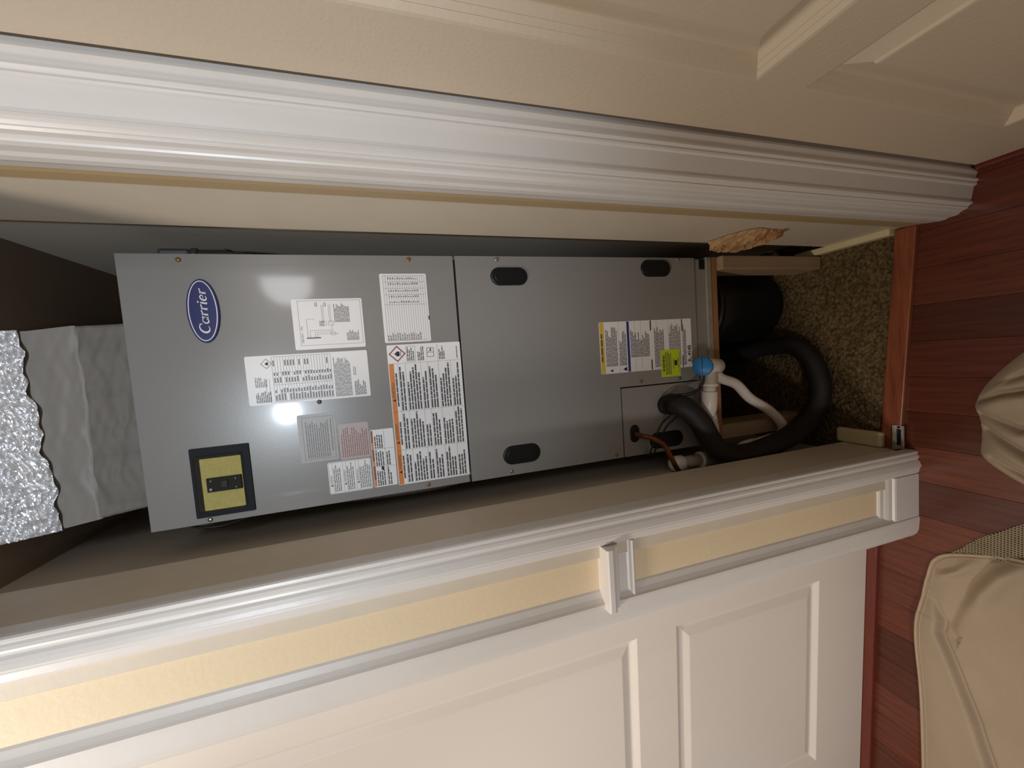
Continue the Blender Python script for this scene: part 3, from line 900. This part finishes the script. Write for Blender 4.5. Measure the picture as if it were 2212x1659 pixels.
text('label_lettering', 'WARNING', -0.0650, 0.5845, 0.0098, LYL - 0.0008, M_INKK, Y, bold=0.0003, sx=0.98)
quads('label_print', greek(-0.0730, -0.0080, 0.5815, 0.5600, 0.0040, 0.0020, 0.2) + greek(-0.0580, -0.0290, 0.5560, 0.5530, 0.02, 0.0020, 0.0) + greek(-0.0550, -0.0280, 0.5420, 0.5390, 0.02, 0.0020, 0.0) + [(-0.0700, -0.0120, 0.5350, 0.5360)], LYL - 0.0008, M_INK, Y)
polys('label_pictogram', [[(-0.0490, 0.5440), (-0.0350, 0.5440), (-0.0350, 0.5520), (-0.0490, 0.5520)]], LYL - 0.00085, M_INKK, Y)

# ------------------------------------------------------------------ drain pan and wooden stand
tag(box('drain_pan', AX0 + 0.002, AX1 + 0.002, AY - 0.004, AY + 0.57, 0.4145, 0.4315, M_GALV, None, bevel=0.0012), 'thin metal drain pan under the air handler', 'drain pan')
st = thing('equipment_stand', 'wooden stand of boards and posts carrying the air handler', 'stand', (-0.02, 1.18, 0.007))
box('top_board', AX0 - 0.002, AX1 + 0.003, AY - 0.002, AY + 0.57, 0.3920, 0.4140, M_WOODB, st, bevel=0.0015)
for x0, x1, y0, y1 in ((0.2130, 0.2520, AY - 0.022, AY + 0.066), (-0.2880, -0.2440, AY + 0.020, AY + 0.104), (0.2130, 0.2520, AY + 0.48, AY + 0.565), (-0.2880, -0.2490, AY + 0.48, AY + 0.565)):
    box('leg', x0, x1, y0, y1, 0.007, 0.3915, M_WOOD, st, bevel=0.003)
box('side_rail', 0.2160, 0.2500, AY + 0.068, AY + 0.478, 0.300, 0.3915, M_WOOD, st, bevel=0.002)
box('side_rail', -0.2880, -0.2540, AY + 0.106, AY + 0.478, 0.300, 0.3915, M_WOOD, st, bevel=0.002)

# ------------------------------------------------------------------ supply duct above
def duct():
    e = thing('supply_duct', 'grey mastic coated duct with foil wrap rising from the air handler', 'duct', (-0.07, 1.10, 1.785))
    ydf = 0.938
    sec = [(1.785, -0.242, 0.123), (1.815, -0.245, 0.121), (1.877, -0.253, 0.120), (1.942, -0.262, 0.113), (2.030, -0.270, 0.111)]
    V, F = [], []
    nx = 60
    zz = np.linspace(1.785, 2.029, 120)
    rng = np.random.default_rng(5)
    def sx(z):
        a = np.interp(z, [s[0] for s in sec], [s[1] for s in sec])
        b = np.interp(z, [s[0] for s in sec], [s[2] for s in sec])
        return a, b
    ph = rng.uniform(0, 6, 12)
    def rel(u, z):
        r = 0.0
        for q in range(5):
            r += math.sin(z * (150 + 62 * q) + ph[q] + 2.6 * math.sin(u * (4 + 3 * q) + ph[q + 6])) * (0.6 + 0.4 * math.sin(u * (7 + 2 * q) + ph[q])) / (q + 1.6)
        return r * 0.0021
    for z in zz:
        a, b = sx(z)
        rough = 1.0 if z < 1.880 else 0.4
        bulge = 0.0
        for i in range(nx + 1):
            u = i / nx
            V.append((a + (b - a) * u, ydf + bulge + rel(u * 2, z) * rough, z))
    for j in range(len(zz) - 1):
        for i in range(nx):
            k = j * (nx + 1) + i
            F.append((k, k + 1, k + nx + 2, k + nx + 1))
    n0 = len(V)
    for z in zz:
        a, b = sx(z)
        V.append((a, ydf + 0.40, z))
        V.append((b, ydf + 0.40, z))
    for j in range(len(zz) - 1):
        l0, r0 = j * (nx + 1), j * (nx + 1) + nx
        l1, r1 = l0 + nx + 1, r0 + nx + 1
        F.append((n0 + 2 * j, l0, l1, n0 + 2 * j + 2))
        F.append((r0, n0 + 2 * j + 1, n0 + 2 * j + 3, r1))
        F.append((n0 + 2 * j + 1, n0 + 2 * j, n0 + 2 * j + 2, n0 + 2 * j + 3))
    pyd('duct_body', V, F, M_MASTIC, e, smooth=True)
    # smoother taped band
    V, F = [], []
    for j, t in enumerate(np.linspace(0, 1, 30)):
        for i in range(nx + 1):
            u = i / nx
            z = 1.872 + 0.003 * math.sin(u * 7) + 0.0015 * math.sin(u * 31) + t * (1.965 - 1.872)
            a, b = sx(z)
            a -= 0.001
            b += 0.001
            V.append((a + (b - a) * u, ydf - (0.0022 if j else 0.0002) + rel(u * 2, z) * (1.0 if z < 1.880 else 0.4), z))
    for j in range(29):
        for i in range(nx):
            k = j * (nx + 1) + i
            F.append((k, k + 1, k + nx + 2, k + nx + 1))
    pyd('tape_band', V, F, M_DUCT2, e, smooth=True)
    # crinkled foil wrap above
    V, F = [], []
    nf, mf = 110, 46
    for j in range(mf + 1):
        t = j / mf
        for i in range(nf + 1):
            u = i / nf
            edge = 1.940 + 0.026 * (u - 0.5) + 0.004 * math.sin(u * 19) + 0.0025 * math.sin(u * 47 + 1)
            z = edge + t * (2.029 - edge)
            a, b = sx(z)
            d = 0.0035 * math.sin(u * 60 + 4 * math.sin(t * 9)) * math.sin(t * 31 + 5 * math.sin(u * 7)) + 0.0007 * rng.uniform(-1, 1)
            V.append((a - 0.003 + (b - a + 0.006) * u, ydf - 0.0085 + d, z))
    for j in range(mf):
        for i in range(nf):
            k = j * (nf + 1) + i
            F.append((k, k + 1, k + nf + 2, k + nf + 1))
    pyd('foil_wrap', V, F, M_FOIL, e, smooth=False)
duct()

# ------------------------------------------------------------------ conduits beside the cabinet
def conduit(name, label, pts, r, rings):
    C = spline(pts, rings)
    o = tube(name, [tuple(p) for p in C], r, M_GALVD, None, sub=3, n=10, rf=lambda i, n: 1.0 + 0.12 * math.cos(i * 2.1))
    return tag(o, label, 'conduit')
cc = thing('conduit_connector', 'metal elbow connector with ribbed conduit at the top right of the cabinet', 'connector', (0.262, 0.985, 1.60))
box('elbow_body', 0.2495, 0.2760, 0.965, 1.000, 1.690, 1.745, M_GALVD, cc, bevel=0.006, segs=3)
lathe('lock_ring', [(0.0165, 0.0), (0.0165, 0.010), (0.0130, 0.012)], (0.2640, 0.983, 1.690), (0, 0, -1), M_GALVD, cc, n=12)
Cc = spline([(0.2640, 0.983, 1.682), (0.2640, 0.985, 1.64), (0.262, 1.00, 1.57), (0.266, 1.06, 1.45)], 14)
tube('ribbed_conduit', [tuple(p) for p in Cc], 0.0115, M_GALVD, cc, sub=3, n=10, rf=lambda i, n: 1.0 + 0.12 * math.cos(i * 2.1))
conduit('ribbed_conduit', 'ribbed metal conduit hugging the left side of the cabinet', [(-0.2990, 0.99, 1.60), (-0.3000, 0.985, 1.48), (-0.3030, 0.975, 1.36), (-0.3040, 0.975, 1.24), (-0.300, 1.0, 1.1)], 0.011, 16)
tag(tube('thin_cable', [(-0.2915, 0.935, 1.735), (-0.2990, 0.930, 1.715), (-0.3030, 0.930, 1.68), (-0.2990, 0.940, 1.64), (-0.292, 0.95, 1.60)], 0.0025, M_BLACK, None, n=8), 'thin black cable bowed out at the top left of the cabinet', 'cable')

# ------------------------------------------------------------------ condensate piping
PYp = 0.872
pv = thing('drain_assembly', 'white PVC condensate drain with tee and capped riser at the base of the cabinet', 'drain pipe', (-0.19, PYp, 0.095))
lathe('tee_body', [(0.0170, 0.0), (0.0205, 0.002), (0.0210, 0.030), (0.0210, 0.066), (0.0195, 0.069)], (-0.0600, PYp, 0.432), (0.06, -0.25, 1), M_PVC, pv)
lathe('tee_branch', [(0.0200, 0.0), (0.0205, 0.044), (0.0228, 0.0445), (0.0228, 0.051), (0.0195, 0.052)], (-0.062, PYp - 0.004, 0.4665), (-1, 0, 0.06), M_PVC, pv)
tube('pipe', [(-0.112, PYp - 0.004, 0.4695), (-0.1450, PYp - 0.004, 0.471)], 0.0168, M_PVC, pv, sub=2, n=18)
tube('elbow', [(-0.128, PYp - 0.004, 0.4705), (-0.160, PYp - 0.003, 0.472), (-0.188, PYp + 0.006, 0.470), (-0.203, PYp + 0.030, 0.466)], 0.0205, M_PVC, pv, sub=8, n=18)
tube('pipe', [(-0.198, PYp + 0.012, 0.455), (-0.235, 0.885, 0.448), (-0.285, 0.888, 0.443), (-0.305, 0.898, 0.441), (-0.322, 0.908, 0.440)], 0.0165, M_PVC, pv, sub=4, n=18)
lathe('tee_body', [(0.0185, 0.0), (0.0210, 0.003), (0.0210, 0.068), (0.0232, 0.069), (0.0232, 0.076), (0.0180, 0.077)], (-0.3305, 0.910, 0.400), (0, 0, 1), M_PVC, pv)
tube('pipe', [(-0.3305, 0.910, 0.473), (-0.3305, 0.909, 0.552)], 0.0165, M_PVCP, pv, sub=2, n=18)
lathe('pipe_cap', [(0.0205, 0.0), (0.0222, 0.002), (0.0222, 0.022), (0.0190, 0.034), (0.0110, 0.041), (0.002, 0.043)], (-0.3305, 0.909, 0.537), (0, 0, 1), M_PVCW, pv)
tube('drain_tube', [(-0.066, 0.884, 0.440), (-0.080, 0.892, 0.424), (-0.099, 0.896, 0.398), (-0.120, 0.897, 0.345), (-0.166, 0.897, 0.295), (-0.209, 0.901, 0.220), (-0.252, 0.907, 0.166), (-0.280, 0.908, 0.152), (-0.297, 0.908, 0.172), (-0.304, 0.908, 0.220)], 0.0145, M_PVC, pv, sub=8, n=16)
tube('drain_tube', [(-0.3035, 0.908, 0.215), (-0.309, 0.908, 0.262), (-0.321, 0.909, 0.345), (-0.3300, 0.910, 0.405)], 0.0143, M_PVC, pv, sub=6, n=16)
lathe('coupling', [(0.0150, 0.0), (0.0182, 0.001), (0.0182, 0.045), (0.0150, 0.046)], (-0.3105, 0.9085, 0.270), (-0.13, 0.0, 1), M_PVC, pv)

fs = thing('float_switch', 'round blue float switch cap on the white drain tee', 'float switch', (-0.056, PYp - 0.018, 0.500))
axf = Vector((0.06, -0.62, 1)).normalized()
lathe('switch_cap', [(0.0190, 0.0), (0.0245, 0.001), (0.0258, 0.004), (0.0258, 0.010), (0.0245, 0.0122), (0.002, 0.0124)], (-0.0565, PYp - 0.014, 0.4965), axf, M_BLUE, fs, n=32)
cpos = Vector((-0.0565, PYp - 0.014, 0.4965)) + axf * 0.0126
tube('cap_slot', [tuple(cpos + Vector((-0.0225, 0, 0))), tuple(cpos + Vector((0.0225, 0, 0)))], 0.0008, M_BLACK, fs, sub=0, n=6)
tube('wire', [(-0.080, PYp - 0.02, 0.503), (-0.098, PYp - 0.016, 0.505), (-0.118, PYp - 0.012, 0.520), (-0.126, PYp - 0.008, 0.548), (-0.128, PYp, 0.580), (-0.140, PYp + 0.01, 0.612)], 0.0017, M_BLACK, fs, n=8)
tube('wire', [(-0.080, PYp - 0.02, 0.500), (-0.102, PYp - 0.016, 0.501), (-0.123, PYp - 0.012, 0.518), (-0.132, PYp - 0.008, 0.550), (-0.131, PYp, 0.585), (-0.145, PYp + 0.01, 0.615)], 0.0017, M_BLACK, fs, n=8)
for dx in (0.0, 0.012):
    tag(tube('control_wire', [(-0.178 + dx * 0.5, 0.880, 0.560 + dx), (-0.192 + dx, 0.884, 0.573 + dx), (-0.215 + dx, 0.890, 0.600 + dx), (-0.245 + dx, 0.886, 0.625 + dx), (-0.268 + dx * 0.6, 0.882, 0.642 + dx), (-0.288, 0.886, 0.652 + dx)], 0.0022, M_BLACK, None, n=8),
        'thin dark control wire beside the lower black plug, %s' % ('nearer the hose' if dx else 'nearer the jamb'), 'wire', 'control wires on the pipe panel')

# black insulated suction line, out of the grommet and in a loop to the floor
SP = [(-0.157, 0.910, 0.570), (-0.158, 0.880, 0.566), (-0.172, 0.862, 0.548), (-0.208, 0.852, 0.520), (-0.252, 0.850, 0.496), (-0.292, 0.853, 0.462), (-0.316, 0.858, 0.405), (-0.318, 0.860, 0.330), (-0.304, 0.862, 0.240), (-0.282, 0.872, 0.150), (-0.242, 0.878, 0.075),
      (-0.185, 0.872, 0.042), (-0.120, 0.878, 0.039), (-0.062, 0.905, 0.039), (-0.022, 0.955, 0.040), (-0.020, 1.030, 0.045), (-0.036, 1.130, 0.060), (-0.050, 1.230, 0.080), (-0.070, 1.320, 0.090)]
tag(tube('insulated_pipe', SP, 0.0295, M_FOAM, None, sub=9, n=20), 'thick black foam insulated pipe looping from the cabinet to the carpet', 'pipe')
tag(tube('copper_pipe', [(-0.226, 0.905, 0.692), (-0.228, 0.872, 0.690), (-0.233, 0.858, 0.672), (-0.252, 0.852, 0.643), (-0.286, 0.852, 0.622), (-0.322, 0.850, 0.605), (-0.3425, 0.856, 0.582), (-0.3455, 0.885, 0.540), (-0.3455, 0.95, 0.48)], 0.0068, M_COPPER, None, sub=8, n=12), 'thin tarnished copper pipe bending away past the white cap', 'pipe')

# black bucket under the stand
bk = thing('bucket', 'black plastic bucket standing under the wooden stand', 'bucket', (0.128, 1.125, 0.006))
lathe('pail', [(0.108, 0.0), (0.116, 0.003), (0.118, 0.012), (0.130, 0.200), (0.138, 0.330), (0.1335, 0.331), (0.1255, 0.2), (0.112, 0.012), (0.001, 0.010)], (0.128, 1.125, 0.006), (0, 0, 1), M_BUCKET, bk, n=40)
lathe('rim', [(0.136, 0.0), (0.147, 0.002), (0.149, 0.012), (0.147, 0.020), (0.136, 0.022)], (0.128, 1.125, 0.285), (0, 0, 1), M_BUCKET, bk, n=40)
tag(tube('drain_hose', [(-0.02, 1.03, 0.40), (0.000, 1.02, 0.365), (0.022, 1.006, 0.330)], 0.0075, M_PVCP, None, sub=5, n=12), 'short pale hose stub hanging into the black bucket', 'hose')

# broken cleat on the right jamb, painted strip end on the floor, pivot bracket
def cleat():
    up_ = [(0.274, 0.741, 0.345), (0.274, 0.737, 0.394), (0.274, 0.734, 0.432), (0.274, 0.762, 0.459), (0.274, 0.804, 0.472), (0.274, 0.842, 0.480)]
    lo_ = [(0.251, 0.720, 0.378), (0.250, 0.765, 0.368), (0.250, 0.821, 0.365), (0.251, 0.850, 0.378), (0.252, 0.866, 0.407), (0.258, 0.862, 0.455)]
    rng = random.Random(4)
    U, Lw = spline(up_, 5), spline(lo_, 5)
    rows = 9
    e = thing('wood_cleat', 'splintered pale wood cleat broken off on the right jamb', 'wood cleat', (0.268, 0.80, 0.34))
    V, F = [], []
    n = len(U)
    for r in range(rows + 1):
        t = r / rows
        for k in range(n):
            p = U[k].lerp(Lw[k], t)
            bow = math.sin(math.pi * t) * (0.006 + 0.005 * math.sin(k * 1.7 + 3 * math.sin(r * 0.9)))
            j_ = 0.0022 if 0 < r else 0.0
            V.append((p.x - bow + rng.uniform(-j_, j_), p.y + rng.uniform(-j_, j_), p.z + rng.uniform(-j_, j_)))
    for r in range(rows):
        for k in range(n - 1):
            a = r * n + k
            F.append((a, a + 1, a + n + 1, a + n))
    pyd('torn_face', V, F, M_CLEAT, e)
    W, G = [], []
    for k in range(n):
        q = V[rows * n + k]
        W.append(q)
        W.append((0.2745, q[1] + 0.012 + rng.uniform(-0.004, 0.004), q[2] - 0.030 + rng.uniform(-0.003, 0.003)))
    for k in range(n - 1):
        G.append((2 * k, 2 * k + 2, 2 * k + 3, 2 * k + 1))
    pyd('brown_underside', W, G, M_WOODB, e)
cleat()
bm = bmesh.new()
bm_box(bm, -0.3195, -0.2760, 0.722, 0.838, 0.008, 0.030)
bmesh.ops.bevel(bm, geom=list(bm.edges), offset=0.008, segments=3, affect='EDGES', profile=0.5)
tag(from_bm('wood_offcut', bm, M_CREAM), 'small cream painted wood offcut against the left jamb', 'wood block')

br = thing('pivot_bracket', 'slotted steel pivot bracket on the left end of the threshold', 'bracket', (-0.285, 0.690, 0.013))
def slotted(name, x0, x1, y0, y1, sx0, sx1, sy0, sy1, z0, z1, m, parent):
    bm = bmesh.new()
    bm_box(bm, x0, sx0, y0, y1, z0, z1)
    bm_box(bm, sx1, x1, y0, y1, z0, z1)
    bm_box(bm, sx0, sx1, y0, sy0, z0, z1)
    bm_box(bm, sx0, sx1, sy1, y1, z0, z1)
    return from_bm(name, bm, m, parent)
slotted('base_plate', -0.316, -0.252, 0.679, 0.701, -0.306, -0.262, 0.685, 0.695, 0.0132, 0.0152, M_GALV, br)
box('slot_shadow_plate', -0.308, -0.260, 0.683, 0.697, 0.0128, 0.0136, M_BLACK, br)
box('upturned_edge', -0.316, -0.252, 0.6995, 0.7012, 0.0140, 0.0210, M_GALV, br)
box('upturned_edge', -0.316, -0.252, 0.6785, 0.6800, 0.0140, 0.0185, M_GALV, br)
box('wall_tab', -0.3175, -0.3160, 0.681, 0.699, 0.0132, 0.042, M_GALV, br, bevel=0.0005)
lathe('rivet', [(0.0035, 0.0), (0.0030, 0.0014), (0.001, 0.0016)], (-0.2570, 0.690, 0.0152), (0, 0, 1), M_BLACK, br, n=10)

# ------------------------------------------------------------------ drop cloths
def cloth(name, label, outer, inner, hfun, cat='drop cloth', hem=True, mt=M_CLOTH, N=230, M=190):
    B = spline([(x, y, 0) for x, y in outer], 12)
    L = [0.0]
    for a, b in zip(B[:-1], B[1:]):
        L.append(L[-1] + (b - a).length)
    S = np.linspace(0, L[-1], N)
    bx = np.interp(S, L, [p.x for p in B])
    by = np.interp(S, L, [p.y for p in B])
    ix = np.interp(S / L[-1], np.linspace(0, 1, len(inner)), [p[0] for p in inner])
    iy = np.interp(S / L[-1], np.linspace(0, 1, len(inner)), [p[1] for p in inner])
    e = thing(name, label, cat, (float(bx.mean()), float(by.mean()) - 0.2, 0.001))
    V, F = [], []
    T = np.linspace(0, 1, M) ** 1.6
    for t in T:
        for i in range(N):
            x, y = bx[i] * (1 - t) + ix[i] * t, by[i] * (1 - t) + iy[i] * t
            d = math.hypot(x - bx[i], y - by[i])
            V.append((x, y, hfun(x, y, d)))
    for j in range(M - 1):
        for i in range(N - 1):
            k = j * N + i
            F.append((k, k + N, k + N + 1, k + 1))
    # skirt down to the floor along the edge
    n0 = len(V)
    for i in range(N):
        V.append((bx[i], by[i], 0.0012))
    for i in range(N - 1):
        F.append((i, i + 1, n0 + i + 1, n0 + i))
    pyd('canvas', V, F, mt, e, smooth=True)
    if hem:
        P = []
        for i in range(0, N, 2):
            dx, dy = ix[i] - bx[i], iy[i] - by[i]
            l = math.hypot(dx, dy)
            x, y = bx[i] + dx / l * 0.004, by[i] + dy / l * 0.004
            P.append((x, y, hfun(x, y, 0.004) + 0.0004))
        tube('hem', P, 0.0035, M_HEM, e, sub=2, n=8)
        P = []
        for i in range(0, N, 2):
            dx, dy = ix[i] - bx[i], iy[i] - by[i]
            l = math.hypot(dx, dy)
            x, y = bx[i] + dx / l * 0.014, by[i] + dy / l * 0.014
            P.append((x, y, hfun(x, y, 0.014) + 0.0001))
        tube('stitch_line', P, 0.0012, M_HEM, e, sub=2, n=6)
    return e

def seg_dist(px, py, P):
    """signed distance to a polyline and the position along it"""
    best, sg, tt = 9.0, 1.0, 0.0
    for i in range(len(P) - 1):
        ax, ay = P[i]
        bx, by = P[i + 1]
        dx, dy = bx - ax, by - ay
        t = max(0.0, min(1.0, ((px - ax) * dx + (py - ay) * dy) / (dx * dx + dy * dy)))
        ex, ey = px - (ax + dx * t), py - (ay + dy * t)
        d = math.hypot(ex, ey)
        if d < best:
            best, sg, tt = d, (1.0 if dx * ey - dy * ex > 0 else -1.0), (i + t) / (len(P) - 1)
    return best * sg, tt

CREASE = [(-0.700, 0.621), (-0.746, 0.605), (-0.779, 0.607), (-0.821, 0.588), (-0.850, 0.577), (-0.908, 0.558), (-0.962, 0.538), (-1.050, 0.515), (-1.25, 0.43), (-1.40, 0.36)]
FOLD2 = [(-0.520, 0.455), (-0.575, 0.497), (-0.63, 0.525), (-0.69, 0.547), (-0.754, 0.563)]
FOLD3 = [(-0.632, 0.618), (-0.620, 0.595), (-0.600, 0.572), (-0.556, 0.540)]
def h2(x, y, d):
    h = 0.004 + 0.016 * (1 - math.exp(-d / 0.030))
    s, t = seg_dist(x, y, CREASE)
    a = math.sin(min(1.0, t * 5 + 0.1) * math.pi / 2)
    h += a * 0.019 / (1 + math.exp(max(-50.0, min(50.0, s / 0.0018)))) * math.exp(-max(0.0, -s) / 0.10)
    h -= a * 0.0085 * math.exp(-((s - 0.004) / 0.0060) ** 2)
    s2, t2 = seg_dist(x, y, FOLD2)
    h += 0.022 * math.exp(-(s2 / 0.018) ** 2) * math.sin(math.pi * min(1, t2 + 0.15)) - 0.010 * math.exp(-((s2 + 0.028) / 0.014) ** 2)
    s3, t3 = seg_dist(x, y, FOLD3)
    h += 0.012 * math.exp(-(s3 / 0.009) ** 2) * math.sin(math.pi * t3)
    h += 0.0022 * math.sin(x * 31 + 2 * math.sin(y * 17)) * math.sin(y * 27 + 1.5 * math.sin(x * 13)) * (1 - math.exp(-d / 0.05))
    return max(h, 0.002)
cloth('drop_cloth', 'tan canvas drop cloth with a long crease lying before the white door', [(-1.34, 0.648), (-1.26, 0.647), (-1.199, 0.647), (-0.987, 0.650), (-0.821, 0.659), (-0.709, 0.648), (-0.620, 0.634), (-0.590, 0.622), (-0.568, 0.598), (-0.545, 0.545), (-0.533, 0.505), (-0.518, 0.460), (-0.490, 0.36), (-0.455, 0.20), (-0.44, 0.08)],
      [(-1.34, -0.10), (-1.1, -0.10), (-0.9, -0.10), (-0.7, -0.10), (-0.5, -0.10)], h2, N=480, M=260)

R1 = [[(-0.135, 0.44), (-0.150, 0.50), (-0.172, 0.545)], [(-0.205, 0.40), (-0.225, 0.47), (-0.200, 0.535)], [(-0.285, 0.36), (-0.285, 0.45), (-0.235, 0.525)], [(-0.35, 0.40), (-0.330, 0.46), (-0.300, 0.515)], [(-0.075, 0.40), (-0.10, 0.455), (-0.12, 0.49)]]
def h1(x, y, d):
    h = 0.006 + 0.042 * (1 - math.exp(-d / 0.035))
    for k, P in enumerate(R1):
        s, t = seg_dist(x, y, P)
        e = max(0.0, 1 - t * 0.75)
        h -= (0.026, 0.024, 0.036, 0.022, 0.024)[k] * math.exp(-(s / 0.0060) ** 2) * e
        h += (0.014, 0.016, 0.020, 0.012, 0.014)[k] * math.exp(-((s - 0.018) / 0.011) ** 2) * e
    h += 0.004 * math.sin(x * 41 + 2 * math.sin(y * 23)) * math.sin(y * 33) * (1 - math.exp(-d / 0.04))
    return max(h, 0.003)
cloth('drop_cloth', 'rumpled tan canvas drop cloth heaped in front of the threshold', [(0.10, 0.05), (0.06, 0.22), (0.02, 0.36), (-0.020, 0.435), (-0.053, 0.470), (-0.090, 0.502), (-0.130, 0.530), (-0.165, 0.546), (-0.187, 0.549), (-0.215, 0.541), (-0.245, 0.537), (-0.280, 0.540), (-0.304, 0.536), (-0.330, 0.509), (-0.357, 0.464), (-0.385, 0.40), (-0.405, 0.25), (-0.41, 0.05)],
      [(0.02, -0.25), (-0.1, -0.25), (-0.2, -0.25), (-0.3, -0.25), (-0.38, -0.25)], h1, hem=False, N=360, M=220)

# open-weave pad showing beside the creased cloth
def pad():
    P = [(-0.572, 0.600), (-0.545, 0.575), (-0.505, 0.543), (-0.470, 0.505), (-0.437, 0.468), (-0.412, 0.42), (-0.40, 0.30)]
    C = spline([(x, y, 0) for x, y in P], 10)
    yx = sorted((p.y, p.x) for p in C)
    ys, xs_ = [a for a, b in yx], [b for a, b in yx]
    bm = bmesh.new()
    pitch = 0.0052
    y = 0.10
    while y < 0.598:
        xr = np.interp(y, ys, xs_)
        bm_box(bm, xr - 0.16, xr, y - 0.0013, y + 0.0013, 0.0012, 0.0050)
        y += pitch
    x = -0.575
    while x < -0.405:
        yt = np.interp(x, sorted(xs_), [a for _, a in sorted(zip(xs_, ys))])
        bm_box(bm, x - 0.0013, x + 0.0013, 0.10, yt, 0.0020, 0.0058)
        x += pitch
    o = from_bm('rug_pad', bm, M_PAD)
    tag(o, 'open weave rug pad edge peeking out from under the creased cloth', 'rug pad')
pad()
